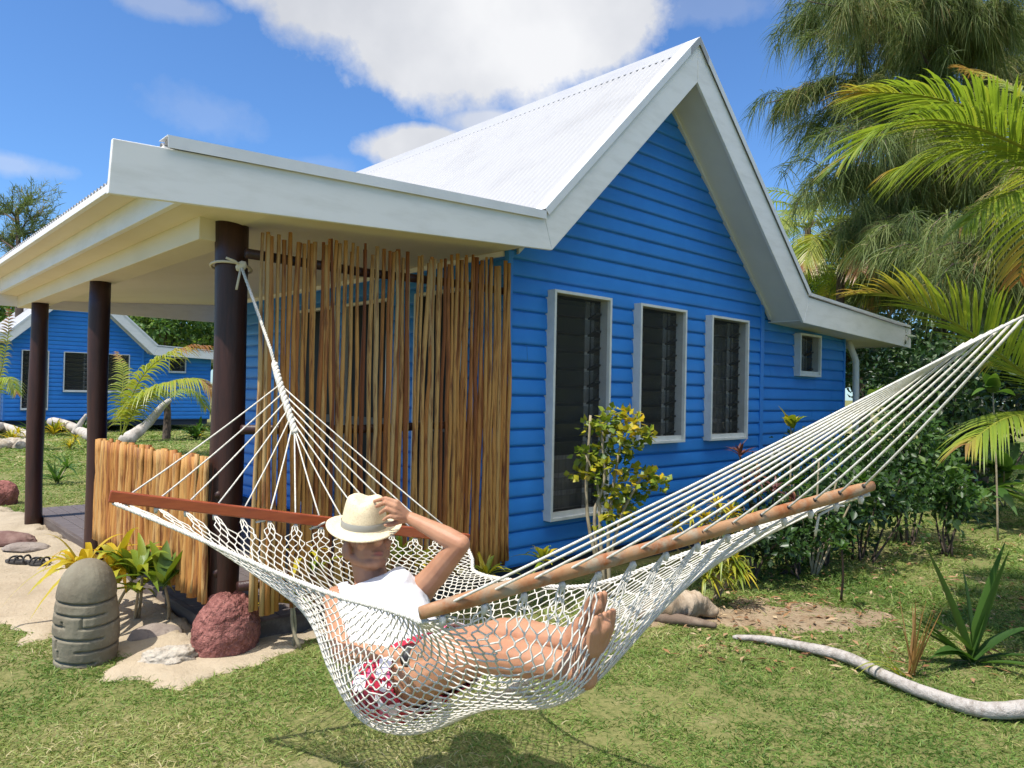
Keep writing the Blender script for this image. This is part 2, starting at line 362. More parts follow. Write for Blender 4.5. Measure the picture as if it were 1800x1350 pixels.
# roof sheets: corrugations run down the slope
def corr(P0, P1, y0, y1, amp=0.0135, pitch=0.0762, per=8, lap=0.0):
    """sheet from line P0=(x,z) to P1=(x,z), corrugated along Y"""
    n = int((y1-y0)/pitch*per); ys = np.linspace(y0, y1, n+1); hz = amp*np.cos(2*np.pi*(ys-y0)/pitch)
    d = np.array([P1[0]-P0[0], P1[1]-P0[1]]); L = np.linalg.norm(d); nx, nz = -d[1]/L, d[0]/L
    if nz < 0: nx, nz = -nx, -nz
    k = max(2, int(L/0.8)); V = []; 
    for j in range(k+1):
        c = np.array(P0)+d*j/k
        V.append(np.stack([c[0]+nx*hz, ys, c[1]+nz*hz], 1))
    V = np.concatenate(V); i = np.arange(n); F = []
    for j in range(k): F.append(np.stack([j*(n+1)+i, j*(n+1)+i+1, (j+1)*(n+1)+i+1, (j+1)*(n+1)+i], 1))
    return V, np.concatenate(F)
def roofpart(name, segs, y0, y1):
    Vs, Fs, b = [], [], 0
    for s in segs:
        V, F = corr(*s, y0, y1); Vs.append(V); Fs.append(F+b); b += len(V)
    return np_mesh(name, np.concatenate(Vs), [np.concatenate(Fs)], ROOFM, hut, smooth=True)
EVX, EVZ = 3.94, 2.965        # where the steep roof breaks to the veranda roof
rf = roofpart('roof', [((APX, APZ+0.03), (EVX, EVZ+0.02)), ((APX, APZ+0.03), (8.36, 2.82))], BY+0.01, RB)
roofpart('veranda_roof', [((EVX+0.05, EVZ+0.0), (1.22, 2.835))], BY+0.01, RB)
roofpart('wing_roof', [((8.30, 2.80), (11.60, 2.66))], BY+0.01, RB)
# ridge cap and barge flashings
mb = MB(); c = 0.055
for sx in (-1, 1):
    mb.prism([(APX, BY-0.02, APZ+0.056), (APX+sx*0.17, BY-0.02, APZ-0.126), (APX+sx*0.17, BY-0.02, APZ-0.132), (APX, BY-0.02, APZ+0.048)], (0, RB-BY+0.04, 0))
mb.add([(APX-.15, BY-0.024, APZ-0.09), (APX-.15, BY-0.024, APZ-.17), (APX, BY-0.024, APZ-0.005), (APX+.15, BY-0.024, APZ-.17), (APX+.15, BY-0.024, APZ-.09), (APX, BY-0.024, APZ+.055)], [(0, 1, 2, 5), (5, 2, 3, 4)])
mb.build('ridge_cap', ROOFM, rf)
FLASH = mat('roof_flashing', (0.74, 0.74, 0.74), 0.4, 0.5, noise=(3, 3, (0.66, 0.66, 0.66), .4, .7))
mb = MB()
def flash(P0, P1, drop=0.055, w=0.13, up=0.016):
    d = np.array([P1[0]-P0[0], P1[1]-P0[1]], float); d /= np.linalg.norm(d); n = np.array([-d[1], d[0]]); n = n if n[1] > 0 else -n
    a = np.array(P0)+n*up; b = np.array(P1)+n*up
    mb.prism([(a[0], BY-0.018, a[1]), (b[0], BY-0.018, b[1]), (b[0]+n[0]*.004, BY-0.018, b[1]+n[1]*.004), (a[0]+n[0]*.004, BY-0.018, a[1]+n[1]*.004)], (0, w, 0))
    mb.prism([(a[0], BY-0.022, a[1]+.003), (b[0], BY-0.022, b[1]+.003), (b[0]-n[0]*drop, BY-0.022, b[1]-n[1]*drop), (a[0]-n[0]*drop, BY-0.022, a[1]-n[1]*drop)], (0, 0.0038, 0))
flash((APX-0.02, APZ+0.02), (EVX, EVZ+0.02)); flash((EVX, EVZ+0.0), (1.22, 2.845), drop=0.06); flash((APX+0.02, APZ+0.02), (8.36, 2.83)); flash((8.36, 2.82), (11.6, 2.69), drop=0.03)
mb.build('flashing', FLASH, hut)
# barge boards and veranda fascia (30 mm boards in the plane of the overhang)
def board(name, pts, th=0.03, y=BY, m=WHITE):
    return MB().prism([(x, y, z) for x, z in pts], (0, th, 0)).build(name, m, hut, bevel=0.004)
board('barge_board', [(APX-0.002, APZ), (EVX+0.002, EVZ-0.02), (4.03, 2.70), (APX-0.002, 4.585)])
board('barge_board', [(APX+0.002, APZ), (APX+0.002, 4.585), (8.23, 2.48), (8.36, 2.79)])
board('fascia', [(EVX-0.002, EVZ-0.022), (0.975, 2.79), (0.96, 2.52), (4.028, 2.70)])
board('fascia', [(8.363, 2.787), (8.233, 2.48), (11.68, 2.38), (11.67, 2.66)])
# eave of the veranda: roof edge, lined overhang, beam, boxed beam on the posts, sloping ceiling
mb = MB(); mb.box((1.215, BY+0.034, 2.775), (1.25, RB, 2.822)); mb.build('fascia', WHITE, hut, bevel=0.003)
mb = MB(); mb.box((1.252, BY+0.034, 2.783), (1.398, RB-0.02, 2.80)); mb.build('soffit', CREAM, hut)
mb = MB(); mb.box((1.40, BY+0.034, 2.63), (1.44, RB-0.02, 2.80)); mb.build('beam', WHITE, hut, bevel=0.003)
mb = MB(); mb.prism([(1.442, BY+0.034, 2.632), (1.60, BY+0.034, 2.622), (1.60, BY+0.034, 2.64), (1.442, BY+0.034, 2.65)], (0, RB-BY-0.06, 0)); mb.build('ceiling', CREAM, hut)
mb = MB(); mb.prism([(1.60, BY+0.034, 2.622), (1.825, BY+0.034, 2.588), (1.825, BY+0.034, 2.60), (1.60, BY+0.034, 2.635)], (0, 4.489-BY-0.034, 0)); mb.build('ceiling', CREAM, hut)
mb = MB(); mb.box((1.602, 4.49, 2.485), (1.82, RB-0.03, 2.66)); mb.build('beam', CREAM, hut, bevel=0.004)
mb = MB(); mb.prism([(1.822, BY+0.034, 2.590), (XL-0.02, BY+0.034, 2.735), (XL-0.02, BY+0.034, 2.75), (1.822, BY+0.034, 2.605)], (0, RB-BY-0.06, 0)); mb.build('ceiling', CREAM, hut)
mb = MB(); mb.box((XL-0.045, GY+0.03, 2.69), (XL-0.0185, YB, 2.733)); mb.build('cornice', WHITE, hut, bevel=0.004)
mb = MB(); mb.box((1.0, RB-0.03, 2.50), (XL, RB, 2.80)); mb.prism([(XL, RB-0.03, 2.66), (APX, RB-0.03, 4.6), (8.2, RB-0.03, 2.5), (8.36, RB-0.03, 2.79), (APX, RB-0.03, APZ), (XL, RB-0.03, 2.95)], (0, 0.03, 0)); mb.box((8.3, RB-0.03, 2.40), (11.6, RB, 2.66)); mb.build('barge_board', WHITE, hut)
SOF = mat('soffit_paint', (0.68, 0.66, 0.60), 0.6, 0.3, noise=(1.6, 3, (0.62, 0.60, 0.54), .4, .7))
mb = MB()
for (xa, za, xb, zb) in ((APX, 4.615, 4.02, 2.76), (APX, 4.615, 8.234, 2.505)):
    mb.prism([(xa, BY+0.034, za), (xb, BY+0.034, zb), (xb, BY+0.034, zb+0.015), (xa, BY+0.034, za+0.015)], (0, GY-BY-0.036, 0))
mb.prism([(8.20, BY+0.034, 2.502), (11.6, BY+0.034, 2.41), (11.6, BY+0.034, 2.42), (8.20, BY+0.034, 2.512)], (0, RB-BY-0.08, 0))
mb.box((11.62, BY+0.034, 2.40), (11.66, RB-0.04, 2.64)); mb.build('soffit', SOF, hut)
for (xb, zb) in ((4.02, 2.76), (8.16, 2.574)): MB().prism([(APX, GY-0.040, 4.611), (xb, GY-0.040, zb-.004), (xb, GY-0.040, zb-.046), (APX, GY-0.040, 4.569)], (0, 0.036, 0)).build('trim', SOF, hut)
# downpipe at the wing
mb = MB(); p = [(10.62, GY+0.10, 2.50), (10.62, GY+0.02, 2.30), (10.66, GY-0.02, 2.15), (10.68, GY-0.02, 1.6), (10.68, GY-0.02, 0.15)]; mb.tube(p, 0.045, 10); mb.build('downpipe', mat('white_pvc', (0.68, 0.67, 0.64), .4, .5), hut)
# deck and posts
DX, DZ, DYE = 1.76, 0.13, 10.15
mb = MB(); n = 17
for i in range(n):
    x0 = DX+0.045+(XL-0.03-DX-0.045)*i/n; mb.val = random.random()
    mb.box((x0, 4.475, DZ-0.035), (x0+(XL-0.03-DX-0.045)/n-0.008, DYE, DZ))
dk = mb.build('deck', DECKM, hut, bevel=0.003)
mb = MB(); mb.box((DX, 4.43, -0.05), (DX+0.042, DYE, DZ+0.003)); mb.box((DX+0.043, 4.43, -0.05), (XL-0.03, 4.472, DZ+0.003))
mb.build('deck_edge', mat('deck_edge_board', (0.10, 0.075, 0.062), .7, .3, noise=(4, 6, (0.16, 0.13, 0.11), .45, .7), bump=(20, .4, .006), stretch=(5, .6, 5)), dk, bevel=0.004)
POSTS = [(1.80, 4.49), (1.70, 7.05), (1.68, 9.45)]
for (x, y) in POSTS:
    zs = np.linspace(-0.05, 2.62 if y < 5 else 2.484, 12); mb = MB()
    mb.tube([(x+0.008*math.sin(z*2.1+y), y+0.008*math.cos(z*1.7+y), z) for z in zs], [(0.098 if y < 5 else 0.080 if y < 8 else 0.086)+0.004*math.sin(z*3.3+y) for z in zs], 20); mb.build('post', POSTM, hut)

# ------------------------------------------------------------------ the screen of sticks and the low stick fence
def stick(p0, p1, r, wob, rng, val, k=14):
    m = MB(); m.val = val; P = []; R = []
    ph = rng.uniform(0, 6.28, 4); fr = rng.uniform(1.0, 3.2, 2)
    for i in range(k):
        t = i/(k-1); q = np.array(p0)*(1-t)+np.array(p1)*t
        q = q + np.array([wob*(math.sin(fr[0]*6.28*t*.5+ph[0])+.35*math.sin(fr[1]*9*t+ph[1])), wob*.6*math.sin(fr[1]*6*t+ph[2]), 0])
        P.append(q); R.append(r*(1.12-.3*t+.10*math.sin(11*t+ph[3])+rng.uniform(-.06, .06)))
    return m.tube(P, R, 8)
scr = thing('stick_screen', (2.9, GY-0.06, 0.22), 'tall screen of upright brown sticks filling the veranda end beside the corner post', 'screen')
rng = np.random.default_rng(5); x = 1.872; i = 0; xs = []
while x < 3.93: xs.append(x); x += (rng.uniform(0.026, 0.042) if rng.random() < .8 else rng.uniform(.015, .022)) if x < 3.5 else rng.uniform(0.021, 0.032)
for i, x in enumerate(xs):
    r = rng.uniform(0.0115, 0.0175); lean = rng.normal(0, 0.014)
    top = rng.uniform(2.50, 2.575) + 0.0*(x-1.9) if x < 3.3 else rng.uniform(2.56, 2.64); v = rng.choice([0.0, 0.1, 0.25, 0.4, 0.5, 0.6, 0.7, 0.85, 1.0])
    lo = min(3.915, max(1.86, x+lean)); yy = GY-0.075+rng.uniform(-0.012, 0.012)
    stick((x, yy, rng.uniform(0.235, 0.31)), (lo, yy, top), r, rng.uniform(0.003, 0.011), rng, v).build('stick', BARK_STICK, scr)
for z in (2.40, 1.35, 0.42):
    MB().tube([(1.80, GY-0.025, z), (2.6, GY-0.028, z-0.012), (3.3, GY-0.03, z+0.005), (3.92, GY-0.03, z)], 0.030, 10).build('rail', POSTM, scr)
fen = thing('stick_fence', (1.62, 5.7, 0.16), 'low fence of bright upright sticks between two veranda posts', 'fence')
y = 4.44
while y < 6.88:
    r = rng.uniform(0.016, 0.032); v = rng.choice([0.4, 0.5, 0.62, 0.78, 0.9, 0.3])
    stick((1.672+rng.uniform(-.008, .008), y, rng.uniform(0.29, 0.345)), (1.672+rng.uniform(-.01, .01), y+rng.uniform(-.015, .015), 1.17-.01*(y-4.44)+rng.uniform(-.012, .02)), r, 0.005, rng, v, 10).build('stick', BARK_STICK, fen)
    y += r*rng.uniform(1.75, 2.05)
for z in (0.95, 0.48): MB().tube([(1.737, 4.42, z), (1.739, 5.6, z+.01), (1.737, 6.98, z)], 0.026, 10).build('rail', POSTM, fen)
# ------------------------------------------------------------------ hammock
ROPE = mat('white_rope', (0.66, 0.63, 0.56), 0.85, 0.1, noise=(90, 3, (0.50, 0.465, 0.39), .4, .66), bump=(300, .6, .002))
ROPEG = mat('tie_rope', (0.62, 0.54, 0.40), 0.8, 0.2)
BARV = mat('varnished_bar', (0.34, 0.075, 0.022), 0.3, 0.5, noise=(5, 5, (0.24, 0.045, 0.015), .4, .7), stretch=(2, 2, 14), coat=0.3)
BARW = mat('weathered_bar', (0.38, 0.21, 0.105), 0.55, 0.35, noise=(9, 6, (0.30, 0.10, 0.032), .46, .60), noise2=(16, 5, (0.33, 0.26, 0.18), .50, .66), bump=(40, .35, .003))
HOLE = mat('drilled_hole', (0.02, 0.012, 0.01), 0.8)
B1a, B1b = at(192, 872, 2.9), at(824, 947, 3.6)          # red-brown bar beside the post: near and far end
B2a, B2b = at(738, 1078, 1.75), at(1534, 854, 2.4)       # weathered bar at the foot end
def lerp(a, b, t): return a+(b-a)*t
CTRL = [  # rows of the net from bar to bar: (s, [near rim, .25, .5, .75, far rim])
 (0.0, [lerp(B1a, B1b, t)-np.array([0, 0, .025]) for t in (0.01, .25, .5, .75, .99)]),
 (0.10, [at(330, 938, 2.79), at(430, 985, 2.90), at(545, 985, 3.12), at(690, 985, 3.28), at(830, 982, 3.47)]),
 (0.22, [at(470, 1000, 2.62), at(540, 1078, 2.72), at(635, 1085, 3.05), at(735, 1035, 3.2), at(835, 1005, 3.33)]),
 (0.40, [at(590, 1046, 2.35), at(578, 1176, 2.43), at(655, 1238, 2.73), at(790, 1120, 2.93), at(900, 1020, 3.05)]),
 (0.58, [at(672, 1068, 2.08), at(642, 1245, 2.19), at(735, 1288, 2.46), at(890, 1185, 2.66), at(1030, 1030, 2.82)]),
 (0.76, [at(722, 1084, 1.90), at(815, 1232, 2.05), at(890, 1232, 2.24), at(1040, 1110, 2.43), at(1215, 970, 2.63)]),
 (0.90, [at(738, 1092, 1.80), at(950, 1185, 1.86), at(1040, 1205, 1.95), at(1170, 1050, 2.18), at(1370, 915, 2.50)]),
 (1.0, [lerp(B2a, B2b, t)-np.array([0, 0, .022]) for t in (0.01, .25, .5, .75, .99)])]
def crom(ts, P, t):
    """non-uniform Catmull-Rom style (cubic Hermite) through P at parameters ts"""
    t = min(max(t, ts[0]), ts[-1]); i = max(0, min(len(ts)-2, int(np.searchsorted(ts, t)-1)))
    def tan(k):
        if k == 0: return (P[1]-P[0])/(ts[1]-ts[0])
        if k == len(ts)-1: return (P[-1]-P[-2])/(ts[-1]-ts[-2])
        return (P[k+1]-P[k-1])/(ts[k+1]-ts[k-1])
    h = ts[i+1]-ts[i]; u = (t-ts[i])/h; a, b = tan(i)*h, tan(i+1)*h
    return (2*u**3-3*u**2+1)*P[i] + (u**3-2*u**2+u)*a + (-2*u**3+3*u**2)*P[i+1] + (u**3-u**2)*b
TS = [0, .25, .5, .75, 1.0]; SS = [c[0] for c in CTRL]
def net(s, t): return crom(SS, [crom(TS, c[1], t) for c in CTRL], s)
ham = thing('hammock', net(.5, .5)*np.array([1, 1, 0]), 'white rope net hammock with two wooden spreader bars, slung from the veranda corner post', 'hammock')
# the net: 42 strands that meet their left and right neighbours in turn; grouped at 14 holes on each bar
NS, NR = 70, 72; mb = MB(); rng = np.random.default_rng(3)
jit = rng.normal(0, .0026, (NS, NR+1))
for i in range(NS):
    pts = []
    for j in range(NR+1):
        base = (i+0.5)/NS
        side = (1 if (i+j) % 2 == 0 else -1)
        tt = base + side*0.5/NS*0.93
        if i == 0: tt = max(tt, 0.004)
        if i == NS-1: tt = min(tt, 0.996)
        s0 = j/NR; g = (int(i//5)+0.5)/14
        k = max(0.0, 1-min(s0, 1-s0)/0.05); tt = tt*(1-k)+g*k
        tt = min(max(tt + (jit[i, j] if 2 < j < NR-2 else 0), 0), 1)
        if j in (0, NR): pts.append(net(s0, tt))
        else:
            e = 0.17/NR
            pts.append(net(s0-e, tt)); pts.append(net(s0+e, tt))
    mb.tube(pts, 0.0026, 5, caps=False)
for (A, B) in ((B1a, B1b), (B2a, B2b)):       # the loops knotted through the bar's holes
    for i in range(14):
        p = lerp(A, B, (i+.5)/14)-np.array([0, 0, .036]); mb.tube([p+np.array([0, 0, .014]), p+np.array([.003, 0, .004]), p-np.array([0, 0, .012])], [.007, .0105, .006], 7)
mb.build('net', ROPE, ham)
def cord(pts, r, m, name, n=8, twist=0.0):
    P = np.array(pts); b = MB()
    if twist:
        L = np.concatenate([[0], np.cumsum(np.linalg.norm(np.diff(P, axis=0), axis=1))]); k = int(L[-1]/0.012)+2
        q = np.linspace(0, L[-1], k); C = np.stack([np.interp(q, L, P[:, a]) for a in range(3)], 1); T = np.gradient(C, axis=0); T /= np.linalg.norm(T, axis=1)[:, None]
        u = np.cross(T, [0, 0, 1.0]); u /= np.linalg.norm(u, axis=1)[:, None]; w = np.cross(T, u)
        for h in range(3):
            an = q/twist*2*np.pi + h*2.0944
            b.tube(C + (np.cos(an)[:, None]*u + np.sin(an)[:, None]*w)*(r*.55)[:, None] if not np.isscalar(r) else C+(np.cos(an)[:, None]*u+np.sin(an)[:, None]*w)*r*.55, r*.6, 6)
    else: b.tube(P, r, n)
    return b.build(name, m, ham)
for t in (0.0, 1.0):
    cord([net(s, t) for s in np.linspace(0, 1, 40)], 0.0085, ROPE, 'edge_rope', twist=0.05)
# bars
CL2a, CL2b = at(1815, 548, 1.93), at(1690, 606, 1.98)
norm_ = lambda v: v/np.linalg.norm(v)
def bar(a, b, w, h, roundish, m, name):
    d = (b-a)/np.linalg.norm(b-a); up = np.array([0, 0, 1.0]); up = up-d*(up@d); up /= np.linalg.norm(up); sd = np.cross(d, up); o = MB()
    if roundish:
        n = 14; V = []; K = 24
        for i in range(K+1):
            c = lerp(a, b, i/K); e = min(1, .80+.2*min(i, K-i)/1.5) if min(i, K-i) < 2 else 1
            for j in range(n):
                an = 2*math.pi*j/n; V.append(c+(sd*math.cos(an)*w+up*math.sin(an)*h)*e*(1+.03*math.sin(i*1.3+j)))
        o.add(V, [(i*n+j, i*n+(j+1) % n, (i+1)*n+(j+1) % n, (i+1)*n+j) for i in range(K) for j in range(n)]+[tuple(range(n))[::-1], tuple(range(K*n, K*n+n))], True)
        o.cur = 1
        for i in range(14):
            c = lerp(a, b, (i+.5)/14); q = norm_(lerp(CL2b, CL2a, .5)-c); o.tube([c+q*.0145, c+q*.0195], [.0075, .006], 10)
        return o.build(name, [m, HOLE], ham)
    P = [a+sd*x*w+up*z*h for x, z in ((-1, -1), (1, -1), (1, 1), (-1, 1))]
    return o.prism(P, b-a).build(name, m, ham, bevel=0.005)
bar(B1a, B1b, 0.013, 0.024, False, BARV, 'spreader_bar'); b2 = bar(B2a, B2b, 0.015, 0.0205, True, BARW, 'spreader_bar')
# fan cords from each bar to its braided end
CL1a, CL1b = at(490, 668, 3.83), at(519, 762, 3.66)
def fan(A, B, P, Q, nm, hole):
    o = MB()
    n = 14
    for i in range(n):
        t = (i+0.5)/n; p = lerp(A, B, t); k = abs(2*t-1); q = lerp(Q, P, k**1.2)
        d = (q-p)/np.linalg.norm(q-p)
        mid = [lerp(p, q, u)+np.array([0, 0, -0.010*math.sin(math.pi*u)]) for u in np.linspace(0.0, 1, 6)]
        o.tube(mid, 0.0036, 6)
        bd = (B-A)/np.linalg.norm(B-A)
    f = o.build(nm, ROPE, ham)
fan(B1a, B1b, CL1a, CL1b, 'suspension_cords', False)
fan(B2a, B2b, CL2a, CL2b, 'suspension_cords', True)
cord([CL1b, lerp(CL1a, CL1b, .5), CL1a, at(482, 638, 3.92)], 0.017, ROPE, 'braid', twist=0.09)
TIE = at(424, 468, 4.375)
cord([at(482, 638, 3.92), at(476, 615, 3.94), at(450, 540, 4.07), TIE], 0.0085, ROPE, 'rope', twist=0.05)
PX, PY = POSTS[0]; ring = []
for k in range(25):
    an = 2*math.pi*k/24; ring.append((PX+0.118*math.cos(an), PY+.118*math.sin(an), TIE[2]+0.012+0.02*math.cos(an+2.4)))
cord(ring, 0.008, ROPEG, 'tie_rope'); 
for c in kids(ham): pass
kn = MB(); kn.lathe([(0.004, -.04), (.022, -.025), (.030, 0), (.022, .025), (.004, .04)], TIE, (0.3, -0.6, .5), 12); kn.tube([TIE, TIE+np.array([-.03, -.05, -.06]), TIE+np.array([-.05, -.06, -.15])], .007, 6); kn.tube([TIE, TIE+np.array([-.05, -.03, .02]), TIE+np.array([-.10, -.02, .035])], .007, 6); kn.build('tie_knot', ROPEG, ham)
# foot-end rope runs off to a palm trunk outside the frame
HT = np.array(list(cw(3.05, 1.75)[:2])+[2.55])
cord([CL2a, lerp(CL2a, HT, .25)], 0.017, ROPE, 'braid', twist=0.09); cord([lerp(CL2a, HT, .25), HT], 0.0085, ROPE, 'rope', twist=0.05)
# loose ends
cord([lerp(B2a, B2b, .90)-np.array([0, 0, .03]), at(1440, 905, 2.33), at(1436, 925, 2.33), at(1433, 942, 2.34)], 0.004, ROPE, 'loose_end'); cord([lerp(B2a, B2b, .90)-np.array([0, 0, .02]), at(1462, 886, 2.33), at(1484, 890, 2.33)], 0.004, ROPE, 'loose_end')
cord([lerp(B1a, B1b, .38)-np.array([0, 0, .03]), at(450, 918, 3.15), at(475, 912, 3.17)], 0.005, ROPE, 'loose_end'); cord([lerp(B1a, B1b, .53)-np.array([0, 0, .03]), at(545, 930, 3.25), at(572, 918, 3.27)], 0.005, ROPE, 'loose_end')

# ------------------------------------------------------------------ the person
def norm(v): return v/np.linalg.norm(v)
def solid(parts, voxel, smooth=4, fac=0.5):
    """union of closed shells -> one continuous surface (arrays)"""
    me = bpy.data.meshes.new('tmp'); me.from_pydata([tuple(p) for p in parts.v], [], parts.f); o = bpy.data.objects.new('tmp', me); COL.objects.link(o)
    r = o.modifiers.new('r', 'REMESH'); r.mode = 'VOXEL'; r.voxel_size = voxel; r.use_smooth_shade = True
    if smooth: s_ = o.modifiers.new('s', 'SMOOTH'); s_.iterations = smooth; s_.factor = fac
    ev = o.evaluated_get(bpy.context.evaluated_depsgraph_get()); m2 = ev.to_mesh()
    V = np.zeros(len(m2.vertices)*3); m2.vertices.foreach_get('co', V); F = [tuple(p.vertices) for p in m2.polygons]
    ev.to_mesh_clear(); bpy.data.objects.remove(o); bpy.data.meshes.remove(me)
    return V.reshape(-1, 3), F
def capsule(m, p0, r0, p1, r1, n=14):
    p0, p1 = np.array(p0), np.array(p1); d = norm(p1-p0); P = []; R = []
    for a in (-80, -55, -25): P.append(p0+d*r0*math.sin(math.radians(a))); R.append(r0*math.cos(math.radians(a)))
    for u in np.linspace(0, 1, 4): P.append(lerp(p0, p1, u)); R.append(r0+(r1-r0)*u)
    for a in (25, 55, 80): P.append(p1+d*r1*math.sin(math.radians(a))); R.append(r1*math.cos(math.radians(a)))
    m.tube(P, R, n)
def chain(m, pts, rs):
    for i in range(len(pts)-1): capsule(m, pts[i], rs[i], pts[i+1], rs[i+1])
def ellipsoid(m, c, ax, n=18):
    V = []; k = 10; c = np.array(c)
    for i in range(k+1):
        th = math.pi*(0.02+0.96*i/k)
        for j in range(n): 
            ph = 2*math.pi*j/n; V.append(c+ax[0]*math.sin(th)*math.cos(ph)+ax[1]*math.sin(th)*math.sin(ph)+ax[2]*math.cos(th))
    m.add(V, [(i*n+j, i*n+(j+1) % n, (i+1)*n+(j+1) % n, (i+1)*n+j) for i in range(k) for j in range(n)]+[tuple(range(n))[::-1], tuple(range(k*n, k*n+n))], True)
toC = lambda p: norm(EYE-p)
PEL = at(716, 1178, 2.51); NECK = at(655, 1035, 2.94); SHR = at(594, 1056, 2.88); SHL = at(740, 1036, 2.87)
UPT = norm(NECK-PEL); LAT = norm(SHL-SHR); LAT = norm(LAT-UPT*(LAT@UPT)); FRO = np.cross(LAT, UPT); TL = np.linalg.norm(NECK-PEL)
TOR = [(-0.26, .10, .075), (-0.14, .150, .105), (0, .168, .118), (.2, .158, .110), (.4, .150, .105), (.58, .165, .115), (.74, .178, .120), (.86, .170, .100), (.95, .12, .078), (1.02, .07, .06)]
def torso(m, grow=0.0, s0=-9, s1=9):
    n = 24; rows = [q for q in TOR if s0 <= q[0] <= s1]; V = []
    for (s, hw, hd) in rows:
        c = PEL+UPT*TL*s - FRO*(0.015 if s > .5 else 0)
        for j in range(n):
            an = 2*math.pi*j/n; ca, sa = math.cos(an), math.sin(an)
            V.append(c+LAT*(hw+grow)*math.copysign(abs(ca)**.85, ca)+FRO*(hd+grow)*math.copysign(abs(sa)**.85, sa))
    k = len(rows); m.add(V, [(i*n+j, i*n+(j+1) % n, (i+1)*n+(j+1) % n, (i+1)*n+j) for i in range(k-1) for j in range(n)]+[tuple(range(n))[::-1], tuple(range((k-1)*n, k*n))])
HC = at(646, 947, 2.95); right = CR; 
FD = norm(toC(HC)*.86+right*.42+np.array([0, 0, .22])); HU = np.array([0, 0, 1.0])+right*.10; HU = norm(HU-FD*(HU@FD)); HL = np.cross(HU, FD)   # HL: person's left
HS = 1.10
def hp(l, f, u): return HC+(HL*l+FD*f+HU*u)*HS
HIPR, HIPL = PEL-LAT*.085-UPT*.03, PEL+LAT*.085-UPT*.03
KR, AR = at(850, 1148, 2.20), at(1003, 1172, 1.985)
KL, AL = at(885, 1118, 2.30), at(1003, 1128, 2.10)
HEELR, TOER = at(1030, 1192, 1.945), at(1066, 1078, 1.92); HEELL, TOEL = at(1022, 1150, 2.075), at(1050, 1046, 2.05)
ELR, WRR = at(600, 1148, 2.58), at(722, 1156, 2.325); ELL, WRL = at(810, 956, 2.72), at(720, 910, 2.83)
bm = MB(); torso(bm)
capsule(bm, NECK-UPT*.03, .070, HC-HU*.06-FD*.02, .064)
for s_, sh in ((-1, SHR), (1, SHL)): capsule(bm, lerp(NECK, sh, .45)-UPT*.035, .055, sh, .060); capsule(bm, PEL+UPT*TL*.74+LAT*s_*.08+FRO*.055, .065, PEL+UPT*TL*.80+LAT*s_*.10+FRO*.05, .055)
def hell(m, c, ax): ellipsoid(m, c, tuple(v*HS for v in ax))
# head
hell(bm, hp(0, -.012, .025), (HL*.077, FD*.096, HU*.100)); hell(bm, hp(0, .022, -.055), (HL*.060, FD*.070, HU*.066)); hell(bm, hp(0, .062, -.098), (HL*.030, FD*.026, HU*.022))
hell(bm, hp(0, .096, -.028), (HL*.017, FD*.020, HU*.016)); capsule(bm, hp(0, .084, .022), .011, hp(0, .100, -.024), .014)
hell(bm, hp(0, .084, -.066), (HL*.026, FD*.013, HU*.008)); hell(bm, hp(0, .082, -.079), (HL*.023, FD*.013, HU*.009))
for s_ in (-1, 1):
    hell(bm, hp(s_*.079, -.008, -.040), (HL*.012, FD*.020+HL*s_*-.006, HU*.033)); hell(bm, hp(s_*.032, .074, .016), (HL*.017, FD*.012, HU*.012)); hell(bm, hp(s_*.032, .078, .034), (HL*.022, FD*.010, HU*.007)); hell(bm, hp(s_*.045, .055, -.03), (HL*.022, FD*.022, HU*.022))
    capsule(bm, hp(s_*.055, .0, -.07), .022, hp(s_*.022, .06, -.098), .020)
# arms
def arm(sh, el, wr, bend):
    chain(bm, [sh, lerp(sh, el, .35)+bend*.006, lerp(sh, el, .75), el], [.053, .049, .042, .036]); chain(bm, [el, lerp(el, wr, .28), lerp(el, wr, .65), wr], [.036, .039, .031, .024])
arm(SHR, ELR, WRR, FRO); arm(SHL, ELL, WRL, np.array([0, 0, -1.0])); 
def fingers(wr, kn, tips, thumb, r=.0083):
    """wr wrist, kn four knuckle points, tips four (mid, tip) pairs, thumb (base, mid, tip)"""
    for k in kn: capsule(bm, lerp(wr, k, .15), .015, k, .0125, 8)
    for a, b in zip(kn[:-1], kn[1:]): capsule(bm, lerp(wr, a, .5), .013, lerp(wr, b, .75), .012, 8)
    for (k, (m_, e_), f) in zip(kn, tips, (1, 1.05, 1, .88)): chain(bm, [k, lerp(k, m_, .5), m_, e_], [.0105*f, .0095*f, .0088*f, .0070*f])
    chain(bm, [lerp(wr, thumb[0], .3), thumb[0], thumb[1], thumb[2]], [.016, .0135, .0105, .0085])
fingers(WRL, [at(697, 883, 2.80), at(694, 891, 2.79), at(693, 900, 2.785), at(695, 909, 2.785)],
        [(at(678, 876, 2.80), at(658, 881, 2.83)), (at(676, 884, 2.785), at(662, 890, 2.80)), (at(678, 895, 2.775), at(668, 902, 2.785)), (at(683, 908, 2.775), at(674, 914, 2.78))],
        (at(704, 915, 2.82), at(690, 921, 2.80), at(678, 923, 2.785)))
fingers(WRR, [at(754, 1138, 2.28), at(757, 1146, 2.27), at(758, 1155, 2.265), at(756, 1163, 2.265)],
        [(at(777, 1135, 2.255), at(795, 1139, 2.245)), (at(782, 1146, 2.24), at(800, 1150, 2.235)), (at(781, 1156, 2.235), at(798, 1161, 2.23)), (at(775, 1165, 2.235), at(789, 1170, 2.23))],
        (at(744, 1132, 2.30), at(759, 1124, 2.29), at(772, 1122, 2.28)))
